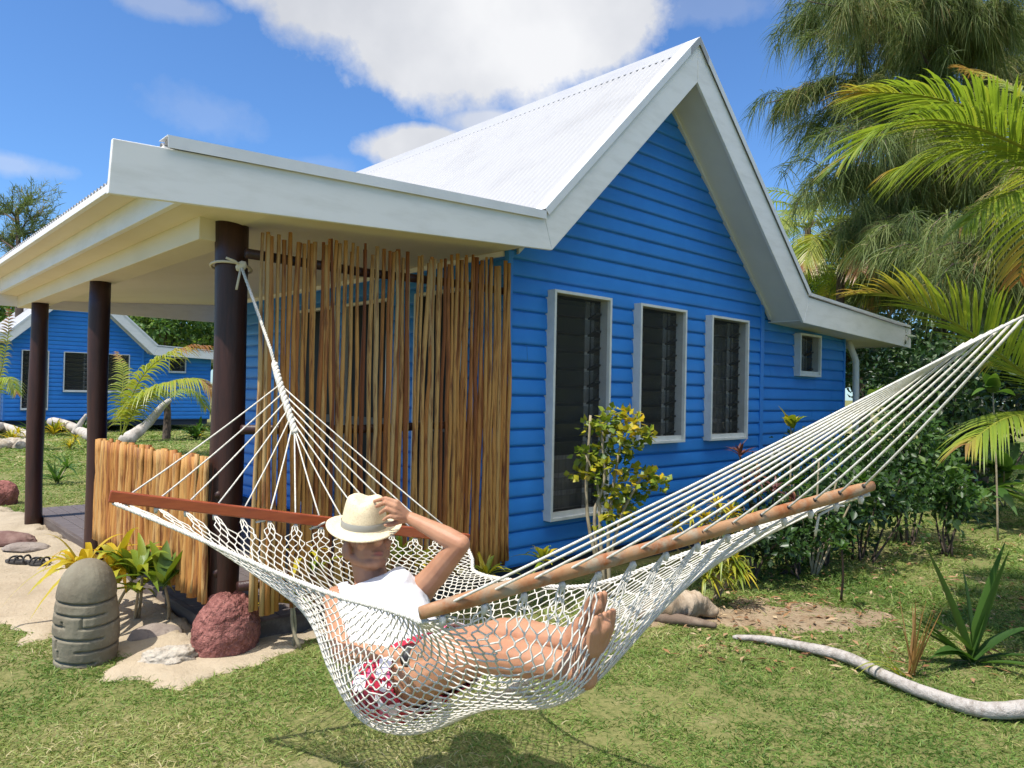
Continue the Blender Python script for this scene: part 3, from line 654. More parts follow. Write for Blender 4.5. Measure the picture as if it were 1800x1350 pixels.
# legs and feet
def leg(hip, kn, an, heel, toe):
    d = norm(toe-heel)
    chain(bm, [hip, lerp(hip, kn, .3), lerp(hip, kn, .7), kn], [.098, .088, .068, .057]); chain(bm, [kn, lerp(kn, an, .3), lerp(kn, an, .65), an], [.055, .058, .046, .036])
    shin = norm(an-kn); lat = norm(np.cross(shin, d))
    capsule(bm, an, .036, heel-d*.0, .031); chain(bm, [heel, lerp(heel, toe, .45)-shin*.012, lerp(heel, toe, .80)], [.031, .029, .026]); capsule(bm, an, .034, lerp(heel, toe, .5)-shin*.02, .028)
    for i in range(5):
        o = (i-2)*.0165; L = (.92+.03*(2-abs(i-1.0))*.5); b_ = lerp(heel, toe, .74)+lat*o; capsule(bm, b_, .015 if i else .017, lerp(heel, toe, L+.05)+lat*o*1.1-shin*.004, .0085 if i else .011, 8)
        capsule(bm, lerp(heel, toe, .45)+lat*o*.5, .022, b_, .017, 8)
leg(HIPR, KR, AR, HEELR, TOER); leg(HIPL, KL, AL, HEELL, TOEL)
V, F = solid(bm, 0.0036, 4)
SKIN = mat('skin', (0.47, 0.245, 0.145), 0.52, 0.35, attr=[(0, (0.44, 0.225, 0.128)), (.5, (0.26, 0.145, 0.095)), (1, (0.34, 0.105, 0.085))], noise=(11, 5, (0.37, 0.17, 0.092), .44, .72), bump=((150, .25, .0015), (24, .12, .004)))
SKIN.node_tree.nodes['Principled BSDF'].inputs['Subsurface Weight'].default_value = 0.12
SKIN.node_tree.nodes['Principled BSDF'].inputs['Subsurface Radius'].default_value = (0.02, 0.008, 0.004)
man = thing('person', PEL*np.array([1, 1, 0]), 'person lying in the hammock in white vest and red floral shorts, straw hat over face', 'person')
def pm(name, V, F, m, par):
    me = bpy.data.meshes.new(name); me.from_pydata([tuple(p) for p in np.asarray(V)-base_of(par)], [], F); me.polygons.foreach_set('use_smooth', np.ones(len(F), bool)); me.update(); return link(name, me, m, par)
body = pm('body', V, F, SKIN, man)
hl_, hf_, hu_ = (V-HC)@HL/HS, (V-HC)@FD/HS, (V-HC)@HU/HS
lipm = np.exp(-((hl_/.024)**2+((hu_+.072)/.011)**2)**1.5)*(hf_ > .06); stub = np.exp(-((hu_+.088)/.03)**2)*np.clip((hf_+.01)/.06, 0, 1)*np.clip(1.6-np.abs(hl_)/.055, 0, 1)
at_ = body.data.attributes.new('v', 'FLOAT', 'POINT'); at_.data.foreach_set('value', np.maximum(lipm, np.minimum(.26*stub, .26)).astype(np.float32))
# vest: a skin-tight shell over the torso, open at neck and armholes
vm = MB(); torso(vm, 0.010)
for s_, sh in ((-1, SHR), (1, SHL)): capsule(vm, lerp(NECK, sh, .45)-UPT*.035, .066, lerp(NECK, sh, .8)-UPT*.01, .068); capsule(vm, PEL+UPT*TL*.74+LAT*s_*.08+FRO*.055, .074, PEL+UPT*TL*.80+LAT*s_*.10+FRO*.05, .064)
V, F = solid(vm, 0.006, 6)
def tcoord(p): q = p-PEL; return (q@LAT), (q@UPT)/TL, (q@FRO)
def keep_vest(p):
    l, s, f = tcoord(p)
    if s < -0.13: return False
    edge = .128-.02*max(0, s-.8) 
    if s > .66 and abs(l) > edge+.06*max(0, (.80-s)/.14): return False
    neck = (.86 if f > 0 else .98) + (abs(l)/.085)**2*.10
    if abs(l) < .085 and s > neck: return False
    return s < 1.06
cen = np.array([V[list(f)].mean(0) for f in F]); FF = [f for f, c in zip(F, cen) if keep_vest(c)]
wr = np.array([tcoord(p) for p in V]); nrm = np.zeros_like(V)
V2 = V + FRO*(0.009*np.sin(wr[:, 1:2]*38+wr[:, 0:1]*24)*np.clip(1-np.abs(wr[:, 0:1])/.2, 0, 1)*np.clip(1.0-wr[:, 1:2], 0, .6))
used = sorted({i for f in FF for i in f}); mp = {u: k for k, u in enumerate(used)}
vest = pm('vest', V2[used], [[mp[i] for i in f] for f in FF], mat('white_cotton', (0.60, 0.60, 0.62), 0.85, 0.1, bump=((11, .6, .03), (60, .2, .004))), man)
so = vest.modifiers.new('thickness', 'SOLIDIFY'); so.thickness = 0.003; so.offset = 1
# shorts
sm = MB(); torso(sm, 0.022, -9, .25)
for hip, kn in ((HIPR, KR), (HIPL, KL)): chain(sm, [hip, lerp(hip, kn, .25), lerp(hip, kn, .44)], [.118, .110, .104])
V, F = solid(sm, 0.007, 4)
cen = np.array([V[list(f)].mean(0) for f in F])
def keep_s(p):
    if tcoord(p)[1] > -.02+.10*(tcoord(p)[2] < 0): return False
    for hip, kn in ((HIPR, KR), (HIPL, KL)):
        d = norm(kn-hip); u = (p-hip)@d
        if u > .155 and np.linalg.norm((p-hip)-d*u) < .14: return False
    return True
FF = [f for f, c in zip(F, cen) if keep_s(c)]; used = sorted({i for f in FF for i in f}); mp = {u: k for k, u in enumerate(used)}
FLOR = bpy.data.materials.new('floral_cloth'); FLOR.use_nodes = True; t_ = FLOR.node_tree; p_ = t_.nodes['Principled BSDF']; p_.inputs['Roughness'].default_value = 0.8
c_ = t_.nodes.new('ShaderNodeTexCoord'); d_ = t_.nodes.new('ShaderNodeTexNoise'); d_.inputs['Scale'].default_value = 14; t_.links.new(c_.outputs['Object'], d_.inputs['Vector'])
av = t_.nodes.new('ShaderNodeMix'); av.data_type = 'VECTOR'; av.inputs[0].default_value = 0.06; t_.links.new(c_.outputs['Object'], av.inputs[4]); t_.links.new(d_.outputs['Color'], av.inputs[5])
vo = t_.nodes.new('ShaderNodeTexVoronoi'); vo.inputs['Scale'].default_value = 24; t_.links.new(av.outputs[1], vo.inputs['Vector'])
r_ = t_.nodes.new('ShaderNodeValToRGB'); r_.color_ramp.interpolation = 'CONSTANT'; sx = t_.nodes.new('ShaderNodeSeparateColor'); t_.links.new(vo.outputs['Color'], sx.inputs[0]); t_.links.new(sx.outputs[0], r_.inputs[0])
cols = [(0, (.40, .008, .035)), (.34, (.80, .72, .76)), (.52, (.62, .10, .22)), (.64, (.15, .005, .02)), (.78, (.78, .60, .68)), (.88, (.50, .02, .05))]
while len(r_.color_ramp.elements) < 6: r_.color_ramp.elements.new(.5)
for e, (q, c) in zip(r_.color_ramp.elements, cols): e.position = q; e.color = (*c, 1)
t_.links.new(r_.outputs[0], p_.inputs['Base Color'])
sh_ = pm('shorts', V[used], [[mp[i] for i in f] for f in FF], FLOR, man); so = sh_.modifiers.new('thickness', 'SOLIDIFY'); so.thickness = 0.003
# hair, wristband
hm = MB(); hell(hm, hp(0, -.018, .028), (HL*.082, FD*.098, HU*.103)); V, F = solid(hm, .007, 1); cen = np.array([V[list(f)].mean(0) for f in F])
FF = [f for f, c in zip(F, cen) if ((c-HC)@FD < .045 and (c-HC)@HU > -.005+.75*max(0, (c-HC)@FD+.02)) or ((c-HC)@FD < -.035 and (c-HC)@HU > -.065)]; used = sorted({i for f in FF for i in f}); mp = {u: k for k, u in enumerate(used)}
pm('hair', V[used], [[mp[i] for i in f] for f in FF], mat('dark_hair', (0.018, 0.013, 0.010), .5, .4, bump=(90, .6, .01)), man)
wd = norm(WRR-ELR); MB().tube([WRR-wd*.012, WRR+wd*.014], [.034, .034], 18).build('wristband', mat('black_band', (.015, .013, .013), .5), man)
# hat
HAX = norm(np.array([0, 0, 1.0])+toC(HC)*np.array([1, 1, 0])*.13+CR*.03); HB = at(640, 926, 2.90)
hu = norm(CR-HAX*(CR@HAX)); hw_ = np.cross(HAX, hu)       # hw_ points away from the camera
if hw_ @ CF < 0: hw_ = -hw_
hat = MB(); n = 48; prof = [(0.148, -.004), (.150, .000), (.147, .003), (.120, -.001), (.096, .002), (.0905, .010), (.0885, .032), (.083, .070), (.0775, .102), (.070, .119), (.058, .126), (.038, .124), (.012, .120)]
V = []
for r, h in prof:
    for j in range(n):
        an = 2*math.pi*j/n; ca, sa = math.cos(an), math.sin(an); rx, ry = r*.985, r*1.04; hh = h
        if r > .1: hh = h + .014*abs(ca)**2.2*(r-.1)/.05 - .010*(sa < 0)*abs(sa)*(r-.1)/.05
        if h > .06:      # pinched teardrop crown
            k = (h-.06)/.066; pin = math.exp(-((ca*1.0)**2)*2.2)*(sa < 0); rx *= 1-.16*k*pin-.02*k; ry *= 1-.05*k*pin
            if r < .075: hh -= .016*math.exp(-((r*ca)/.03)**2)
        V.append(HB+HAX*hh+hu*ca*rx+hw_*sa*ry)
k = len(prof); hat.add(V, [(i*n+j, i*n+(j+1) % n, (i+1)*n+(j+1) % n, (i+1)*n+j) for i in range(k-1) for j in range(n)]+[tuple(range((k-1)*n, k*n))], True)
STRAW = mat('straw', (0.74, 0.62, 0.41), 0.75, 0.25, noise=(160, 2, (0.60, 0.48, 0.29), .45, .7), bump=(220, .25, .002))
ho = hat.build('hat', STRAW, man); so = ho.modifiers.new('thickness', 'SOLIDIFY'); so.thickness = 0.003; so.offset = -1
bd = MB(); V = []
for r, h in ((.0925, .007), (.0928, .014), (.0915, .032), (.0905, .033)):
    for j in range(n): an = 2*math.pi*j/n; V.append(HB+HAX*h+hu*math.cos(an)*r*.985+hw_*math.sin(an)*r*1.04)
bd.add(V, [(i*n+j, i*n+(j+1) % n, (i+1)*n+(j+1) % n, (i+1)*n+j) for i in range(3) for j in range(n)], True); bd.build('hat_band', mat('grey_band', (0.27, 0.26, 0.22), .8), ho)
# ------------------------------------------------------------------ foliage helpers (all vectorised)
def _unit(a): return a/(np.linalg.norm(a, axis=-1, keepdims=True)+1e-9)
def blades(P, D, L, W, bend, K=3, side=None, rng=RNG, taper=1.0, fold=0.0):
    """strips: base P, direction D, length L, width W, bend = vector added with t^2; returns V, F(tri/quads)"""
    n = len(P); D = _unit(D); L = np.broadcast_to(L, (n,)); W = np.broadcast_to(W, (n,)); bend = np.broadcast_to(bend, (n, 3))
    if side is None: side = _unit(np.cross(D, rng.normal(size=(n, 3))))
    else: side = _unit(side - D*np.sum(side*D, 1, keepdims=True))
    cols = []; 
    for k in range(K+1):
        t = k/K; c = P + D*(L*t)[:, None] + bend*(L*t*t)[:, None]
        w = W*(min(1.0, .45+2.2*t) if taper > .5 else 1.0)*(1-t**2.2)*.5
        if k == K: cols.append(c[:, None])
        elif fold: 
            nn = np.cross(side, D); cols.append(np.stack([c-side*w[:, None]+nn*(w*fold)[:, None], c, c+side*w[:, None]+nn*(w*fold)[:, None]], 1))
        else: cols.append(np.stack([c-side*w[:, None], c+side*w[:, None]], 1))
    V = np.concatenate(cols, 1); per = V.shape[1]; m = 3 if fold else 2; b = (np.arange(n)*per)[:, None]; Q = []; T = []
    for k in range(K-1):
        for h in range(m-1): Q.append(b+np.array([k*m+h, k*m+h+1, (k+1)*m+h+1, (k+1)*m+h]))
    for h in range(m-1): T.append(b+np.array([(K-1)*m+h, (K-1)*m+h+1, K*m]))
    F = ([np.concatenate(Q)] if Q else []) + [np.concatenate(T)]
    return V.reshape(-1, 3), F, per
def leaves(P, D, L, W, rng=RNG, nrm=None, cup=0.25):
    """rhombic folded leaves: 4 vertices, 2 triangles"""
    n = len(P); D = _unit(D); nrm = rng.normal(size=(n, 3)) if nrm is None else nrm
    s = _unit(np.cross(D, nrm)); up = np.cross(s, D); L = np.broadcast_to(L, (n,))[:, None]; W = np.broadcast_to(W, (n,))[:, None]
    V = np.stack([P, P+D*L*.45+s*W*.5+up*W*cup, P+D*L, P+D*L*.45-s*W*.5+up*W*cup], 1).reshape(-1, 3)
    b = (np.arange(n)*4)[:, None]
    return V, [np.concatenate([b+np.array([0, 1, 2]), b+np.array([0, 2, 3])])], 4
class Pile:
    def __init__(s): s.V = []; s.F = {}; s.A = []; s.n = 0
    def add(s, V, F, per, val):
        for f in F: s.F.setdefault(f.shape[1], []).append(f+s.n)
        s.V.append(V); val = np.asarray(val, float); s.A.append(np.repeat(val, per) if val.ndim else np.full(len(V), float(val))); s.n += len(V)
    def mb(s, m):       # add the faces of an MB
        V = np.array(m.v)
        for f in m.f: s.F.setdefault(len(f), []).append(np.array([f])+s.n)
        s.V.append(V); s.A.append(np.array(m.a)); s.n += len(V)
    def build(s, name, mats, parent=None, smooth=False, origin=None):
        return np_mesh(name, np.concatenate(s.V), [np.concatenate(v) for v in s.F.values()], mats, parent, np.concatenate(s.A), smooth, origin)
LEAFG = mat('green_leaf', (.1, .2, .05), .45, .45, attr=[(0, (.022, .050, .012)), (.4, (.045, .105, .020)), (.75, (.085, .165, .030)), (1, (.17, .24, .045))], translucent=.32, trans_col=(1.3, 1.4, .6))
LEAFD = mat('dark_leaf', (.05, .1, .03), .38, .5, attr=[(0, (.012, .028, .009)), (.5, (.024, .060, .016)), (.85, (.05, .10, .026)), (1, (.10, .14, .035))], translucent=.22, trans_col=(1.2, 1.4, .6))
LEAFY = mat('yellow_leaf', (.4, .3, .03), .42, .45, attr=[(0, (.07, .14, .015)), (.35, (.20, .27, .025)), (.7, (.46, .40, .03)), (1, (.60, .38, .02))], translucent=.34, trans_col=(1.2, 1.1, .6))
FROND = mat('palm_leaf', (.1, .2, .05), .33, .5, attr=[(0, (.08, .14, .02)), (.35, (.22, .31, .040)), (.6, (.36, .37, .055)), (.8, (.34, .22, .07)), (1, (.28, .12, .05))], translucent=.40, trans_col=(1.2, 1.2, .6))
NEEDLE = mat('casuarina_needle', (.08, .12, .04), .55, .3, attr=[(0, (.05, .080, .022)), (.5, (.125, .170, .045)), (.85, (.20, .225, .07)), (1, (.28, .21, .08))], translucent=.35, trans_col=(1.2, 1.3, .8))
BARK = mat('grey_bark', (.13, .10, .08), .9, .1, noise=(5, 6, (.06, .045, .035), .4, .65), bump=(14, .7, .02), stretch=(3, 3, .7))
STEM = mat('pale_stem', (.36, .30, .20), .7, .2, noise=(12, 4, (.22, .18, .11), .4, .7))
BLEACH = mat('bleached_wood', (.43, .39, .355), .85, .15, noise=(9, 8, (.25, .215, .185), .44, .66), noise2=(34, 6, (.45, .42, .385), .5, .7), bump=((12, .7, .016), (60, .7, .006)), stretch=(1.5, 3, 3))

# ---- coconut fronds
def path(P, n): 
    P = np.array(P, float); L = np.concatenate([[0], np.cumsum(np.linalg.norm(np.diff(P, axis=0), axis=1))]); L /= L[-1]
    return np.array([crom(list(L), list(P), t) for t in np.linspace(0, 1, n)])
def frond(pile, P, leaf, n=46, width=.03, val=.35, dry=.25, sides=(1, 1), sweep=.75, droop=.5, r0=.016, rng=RNG, up=None, start=.12):
    C = path(P, 40); T = _unit(np.gradient(C, axis=0)); up = np.array([0, 0, 1.0]) if up is None else up
    m = MB(); m.val = .55; m.tube(C, np.linspace(r0, r0*.25, 40), 6); pile.mb(m)
    for sgn, ln in ((-1, sides[0]), (1, sides[1])):
        if ln == 0: continue
        t = np.linspace(start, .995, n)+rng.normal(0, .003, n); t = np.clip(t, 0, 1); q = t*39
        p = np.stack([np.interp(q, np.arange(40), C[:, a]) for a in range(3)], 1); tg = _unit(np.stack([np.interp(q, np.arange(40), T[:, a]) for a in range(3)], 1))
        sd = _unit(np.cross(tg, up))*sgn; upv = np.cross(sd*sgn, tg)
        d = sd*(1-.35*t)[:, None] + tg*(sweep*(.55+.6*t))[:, None] + upv*(.25+rng.normal(0, .06, n))[:, None]
        L = leaf*ln*(np.sin(np.pi*(.16+.78*t))**.7)*rng.uniform(.88, 1.06, n)
        b = np.tile(np.array([0, 0, -1.0]), (n, 1))*(droop*rng.uniform(.75, 1.2, n))[:, None]
        V, F, per = blades(p, d, L, width*rng.uniform(.8, 1.1, n), b, 5, side=np.cross(d, upv), fold=.35)
        v = np.clip(val+rng.normal(0, .07, n)+np.where(t > 1-dry, .45*((t-(1-dry))/max(dry, 1e-3))**.6, 0), 0, 1)
        pile.add(V, F, per, v)
def trunk_mb(P, r, n=10):
    C = path(P, 26); R = np.linspace(r[0], r[1], 26)*(1+.04*np.sin(np.arange(26)*2.3)); return MB().tube(C, R, n)
def palm(name, base, crown, nf, leaf, flen, label, cat='palm', group=None, val=.3, seed=1, explicit=(), r=(.13, .09), width=.035, nleaf=40, tilt=(.15, 1.0), skip=None):
    rng = np.random.default_rng(seed); t = thing(name, base, label, cat, group)
    b, c = np.array(base, float), np.array(crown, float)
    trunk_mb([b-np.array([0, 0, .05]), lerp(b, c, .5)+np.array([.05, .03, 0])*np.linalg.norm(c-b)*.5, c], r).build('trunk', BARK, t)
    for e in explicit:
        p = Pile(); frond(p, **e, rng=rng); p.build('frond', FROND, t)
    for i in range(nf):
        a = 2*math.pi*i/nf*1.0+rng.uniform(-.25, .25); el = rng.uniform(*tilt); L = flen*rng.uniform(.85, 1.1)
        if skip and skip(a): continue
        h = np.array([math.cos(a), math.sin(a), 0]); P = [c, c+h*L*.3*math.cos(el)+np.array([0, 0, L*.33*math.sin(el)]), c+h*L*.66+np.array([0, 0, L*(.42*math.sin(el)-.06)]), c+h*L*.95+np.array([0, 0, L*(.30*math.sin(el)-.32)])]
        p = Pile(); frond(p, P, leaf, nleaf, width, val+rng.uniform(-.1, .2), dry=rng.choice([.05, .1, .25]), droop=rng.uniform(.35, .7), rng=rng); p.build('frond', FROND, t)
    return t

# near palm at the right edge: crown just outside the frame, fronds reaching in
pc = at(1935, 330, 5.0)
palm('coconut_palm', pc*np.array([1, 1, 0])+np.array([.15, -.1, 0]), pc, 12, .6, 2.0, 'coconut palm at the right edge with yellow-green fronds hanging over the hammock end', 'palm', seed=2, skip=lambda a: math.cos(a)*CR[0]+math.sin(a)*CR[1] < .15, explicit=[
    dict(P=[at(1935, 330, 5.0), at(1790, 225, 4.9), at(1640, 172, 4.8), at(1500, 160, 4.75)], leaf=.66, n=84, width=.023, val=.36, dry=.18, sweep=1.1, droop=.35),
    dict(P=[at(1935, 335, 5.0), at(1780, 250, 4.7), at(1660, 212, 4.5), at(1560, 225, 4.35), at(1490, 275, 4.25)], leaf=.70, n=90, width=.022, val=.36, dry=.03, sweep=1.5, droop=.30),
    dict(P=[at(1935, 340, 5.0), at(1820, 275, 5.2), at(1690, 262, 5.4), at(1570, 300, 5.5)], leaf=.60, n=70, width=.023, val=.40, dry=.06, sweep=1.0, droop=.55),
    dict(P=[at(1935, 325, 5.0), at(1850, 220, 5.3), at(1770, 150, 5.6), at(1690, 120, 5.9)], leaf=.5, n=60, width=.023, val=.45, dry=.35, sweep=.9, droop=.5),
    dict(P=[at(1935, 345, 5.0), at(1860, 330, 4.8), at(1770, 345, 4.6), at(1690, 400, 4.45)], leaf=.5, n=64, width=.023, val=.38, dry=.02, sweep=1.0, droop=.5, sides=(.8, .8))])
# a shorter palm behind the hammock end
pc2 = at(1960, 760, 4.9)
palm('coconut_palm', pc2*np.array([1, 1, 0]), pc2, 10, .5, 1.5, 'low young coconut palm below the hammock rope with one arching frond browned at its tip', 'palm', seed=3, r=(.10, .08), skip=lambda a: math.cos(a)*CR[0]+math.sin(a)*CR[1] < .2, explicit=[
    dict(P=[at(1960, 760, 4.9), at(1800, 655, 4.75), at(1690, 575, 4.6), at(1580, 522, 4.5), at(1500, 515, 4.4)], leaf=.85, n=74, width=.022, val=.36, dry=.32, sides=(1.0, .55), sweep=1.25, droop=.22),
    dict(P=[at(1960, 765, 4.9), at(1860, 730, 4.6), at(1770, 735, 4.4), at(1700, 780, 4.25)], leaf=.5, n=52, width=.022, val=.36, dry=.1, sweep=1.0, droop=.55),
    dict(P=[at(1960, 765, 4.9), at(1880, 640, 5.1), at(1820, 600, 5.3), at(1740, 640, 5.5)], leaf=.45, n=34, width=.023, val=.3, dry=.1, droop=.5)])
# the palm the hammock's foot is tied to, outside the frame
hb = HT*np.array([1, 1, 0])+np.array([.10, -.03, 0])
palm('coconut_palm', hb, hb+np.array([.25, .1, 6.2]), 9, .7, 2.6, 'tall coconut palm that carries the foot end of the hammock', 'palm', seed=5, r=(.15, .10))

# ---- casuarina
def casuarina(name, base, top, branches, label, seed, needles=46, nl=(.22, .42), nw=.012, twigs=13, r=(.22, .05), group=None, bright=.5, hang=1.0):
    rng = np.random.default_rng(seed); t = thing(name, base, label, 'tree', group); b, c = np.array(base, float), np.array(top, float)
    tr = MB(); C = path([b, lerp(b, c, .35)+rng.normal(0, .15, 3), lerp(b, c, .7)+rng.normal(0, .2, 3), c], 30); tr.tube(C, np.linspace(r[0], r[1], 30), 10)
    cr_ = Pile(); wood = tr
    for (tip, spread) in branches:
        tip = np.array(tip); z = min(max(tip[2]-.25*np.linalg.norm((tip-c)[:2])+rng.uniform(-.3, .3), b[2]+1.2), c[2]-.3); st = C[int(np.argmin(abs(C[:, 2]-z)))]
        P = path([st, lerp(st, tip, .5)+np.array([0, 0, .18*np.linalg.norm(tip-st)]), tip], 16); wood.tube(P, np.linspace(.045, .008, 16), 6)
        for k in range(twigs):
            u = rng.uniform(.30, 1.0); p0 = P[int(u*15)]; ang = rng.uniform(0, 2*math.pi); out = _unit(tip-st)*rng.uniform(.2, 1.0)+np.array([math.cos(ang), math.sin(ang), rng.uniform(-.1, .7)])*.75
            L = spread*rng.uniform(.5, 1.0); tp = path([p0, p0+out*L*.5+np.array([0, 0, .06*L+.2*L*(1-hang)]), p0+out*L*.85-np.array([0, 0, .25*L*hang-.4*L*(1-hang)]), p0+out*L-np.array([0, 0, .62*L*hang-.7*L*(1-hang)])], 10)
            wood.tube(tp, np.linspace(.010, .004, 10), 4)
            q = rng.uniform(0, 9, needles); pp = np.stack([np.interp(q, np.arange(10), tp[:, a]) for a in range(3)], 1)+rng.normal(0, .035, (needles, 3))
            d = _unit(rng.normal(0, .42, (needles, 3))+out*.4+np.array([0, 0, -.45+1.0*(1-hang)])); ln = rng.uniform(*nl, needles)
            V, F, per = blades(pp, d, ln, nw*rng.uniform(.7, 1.2, needles), np.tile([0, 0, -.75*hang], (needles, 1)), 3, rng=rng, taper=0)
            cr_.add(V, F, per, np.clip(bright+rng.normal(0, .2)+rng.normal(0, .14, needles)+(.25 if rng.random() < .03 else 0), 0, 1))
    wood.build('trunk', BARK, t); cr_.build('crown', NEEDLE, t); return t
rng = np.random.default_rng(21)
Dc = 14.5; cb = at(1715, 700, Dc)*np.array([1, 1, 0])
tips = [(1395, 62), (1345, 200), (1480, 110), (1500, -30), (1440, 250), (1455, 345), (1560, 40), (1600, 130), (1650, 20), (1700, 110), (1540, 190), (1610, 250), (1760, 40), (1790, 170), (1690, 220), (1500, 400), (1560, 330), (1640, 350), (1720, 300), (1790, 330), (1580, 430), (1660, 440), (1740, 420), (1800, 90), (1540, 500), (1620, 520), (1700, 500), (1850, 200), (1860, 350), (1420, 20), (1620, -80), (1740, -60), (1520, 270), (1480, 440), (1820, 450)]
br = [(at(x, y-18, Dc+rng.uniform(-2.2, 2.2)), rng.uniform(.8, 1.25)) for x, y in tips]
casuarina('casuarina_tree', cb, at(1730, -260, Dc), br, 'tall casuarina tree with drooping needle sprays rising at the right behind the palm fronds', 31, needles=115, twigs=26, bright=.56, nw=.0135, nl=(.28, .55))
cb2 = at(1860, 700, 9.5)*np.array([1, 1, 0])
casuarina('casuarina_tree', cb2, at(1870, 60, 9.5), [(at(x, y, 9.3+rng.uniform(-.7, .7)), .75) for x, y in ((1690, 400), (1740, 450), (1780, 380), (1700, 480), (1650, 470), (1800, 470), (1760, 520), (1850, 300))],
          'smaller casuarina with soft hanging sprays low at the right edge', 32, needles=80, twigs=15, bright=.62, nw=.011, nl=(.25, .45))
Dl = 26.0
casuarina('casuarina_tree', at(30, 700, Dl)*np.array([1, 1, 0]), at(30, 365, Dl), [(at(x, y, Dl+rng.uniform(-1, 1)), 1.1) for x, y in ((-20, 390), (20, 375), (62, 385), (85, 415), (45, 420), (0, 430), (75, 445), (110, 440), (-50, 430), (25, 455), (60, 360))],
          'thin sparse casuarina showing above the veranda roof at the left edge', 33, needles=44, twigs=11, bright=.42, nw=.022, nl=(.18, .34), hang=.25)

# ---- broadleaf trees, shrubs
def crown_leaves(pile, blobs, dens, L, W, rng, vr=(.2, .9), shell=.55, up=.3):
    for (c, r) in blobs:
        n = int(dens*r[0]*r[1]); d = _unit(rng.normal(size=(n, 3))); rad = rng.uniform(shell, 1.05, n)**.7
        lump = 1+.18*np.sin(d[:, 0]*7+c[0]*3)+.14*np.sin(d[:, 2]*9+c[1]*5)
        p = np.array(c)+d*np.array(r)*(rad*lump)[:, None]; dir_ = _unit(d*.6+rng.normal(0, .6, (n, 3))+np.array([0, 0, -.15]))
        V, F, per = leaves(p, dir_, L*rng.uniform(.7, 1.25, n), W*rng.uniform(.7, 1.25, n), rng, nrm=d*.6+rng.normal(0, .7, (n, 3))+np.array([0, 0, up]))
        pile.add(V, F, per, np.clip(rng.uniform(*vr)+rng.normal(0, .13, n), 0, 1))
def tree(name, base, H, R, label, seed, m=LEAFG, nb=16, dens=260, L=.16, W=.08, vr=(.25, .9), group=None, cat='tree'):
    rng = np.random.default_rng(seed); t = thing(name, base, label, cat, group); b = np.array(base, float); w = MB()
    w.tube(path([b, b+np.array([.1, .05, H*.3]), b+np.array([0, .1, H*.62])], 12), np.linspace(H*.03, H*.014, 12), 8); blobs = []
    for k in range(nb):
        a = rng.uniform(0, 6.28); z = rng.uniform(.34, .93)*H; rr = R*math.sqrt(max(.05, 1-((z/H-.55)/.48)**2))*rng.uniform(.35, .85)
        c = b+np.array([math.cos(a)*rr, math.sin(a)*rr, z]); blobs.append((c, np.array([1, 1, .75])*R*rng.uniform(.26, .42)))
        w.tube(path([b+np.array([0, .05, H*rng.uniform(.25, .55)]), lerp(b+np.array([0, 0, z*.8]), c, .6), c], 8), np.linspace(H*.010, H*.003, 8), 5)
    p = Pile(); crown_leaves(p, blobs, dens, L, W, rng, vr); w.build('trunk', BARK, t); p.build('crown', m, t); return t
def shrub(name, base, blobs, label, seed, m=LEAFD, dens=900, L=.10, W=.055, vr=(.2, .8), group=None, cat='shrub', stems=6, shell=.3):
    rng = np.random.default_rng(seed); t = thing(name, base, label, cat, group); b = np.array(base, float); w = MB()
    for k in range(stems):
        c = np.array(blobs[k % len(blobs)][0])+rng.normal(0, .06, 3); q = b+np.array([rng.normal(0, .05), rng.normal(0, .05), 0])
        w.tube(path([q, lerp(q, c, .5)+rng.normal(0, .03, 3), c], 8), np.linspace(.014, .005, 8), 5)
    p = Pile(); crown_leaves(p, blobs, dens, L, W, rng, vr, shell); w.build('stem', BARK, t); p.build('foliage', m, t); return t
def dk(x, y, D, rx, rz, n=5, sp=1.0, seed=0):
    rng = np.random.default_rng(seed+100); c = at(x, y, D); return [(c+np.array([rng.normal(0, rx*.5), rng.normal(0, rx*.5), rng.normal(0, rz*.45)])*sp, np.array([rx, rx, rz])*rng.uniform(.5, .8)) for _ in range(n)]
SH = 'dark shrubs along the right side of the bungalow'
darks = [(1330, 945, 6.3, .28, .26), (1392, 925, 6.6, .32, .30), (1445, 895, 7.0, .38, .36), (1520, 870, 7.3, .38, .42), (1595, 820, 8.2, .50, .55), (1665, 730, 10.5, .70, .85), (1600, 660, 12.5, .75, .9), (1745, 640, 12.0, 1.0, .8), (1440, 840, 8.2, .36, .34), (1665, 870, 7.6, .32, .34)]
dl = ['small dark glossy shrub beside the yellow croton', 'round dark shrub under the hammock cords', 'dark leafy shrub below the lean-to window', 'tall dark shrub behind the end of the weathered bar', 'broad dark shrub at the edge of the shaded grass', 'big dark evergreen bush beside the white downpipe', 'tall shadowy bush right behind the lean-to wing', 'wide dark bush under the casuarina at the right edge', 'leafy bush against the lean-to wall end', 'low dark shrub at the edge of the lawn on the right']
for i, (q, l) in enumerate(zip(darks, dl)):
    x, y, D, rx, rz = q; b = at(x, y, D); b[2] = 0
    k_ = (1, .75, 1.2, .9, 1.1)[i % 5]; shrub('shrub', b, dk(*q, 9, 1.0, i)+dk(x, y, D, rx*.9, rz*.6, 4, 1.2, i+50), l, 200+i, LEAFG if i in (1, 3, 4, 9) else LEAFD, (1500 if D < 9 else 800)/k_**1.5, (.085 if D < 9 else .13)*k_, (.048 if D < 9 else .07)*k_, (.02, .7) if i in (1, 3, 4, 9) else (.1, 1.0), SH)
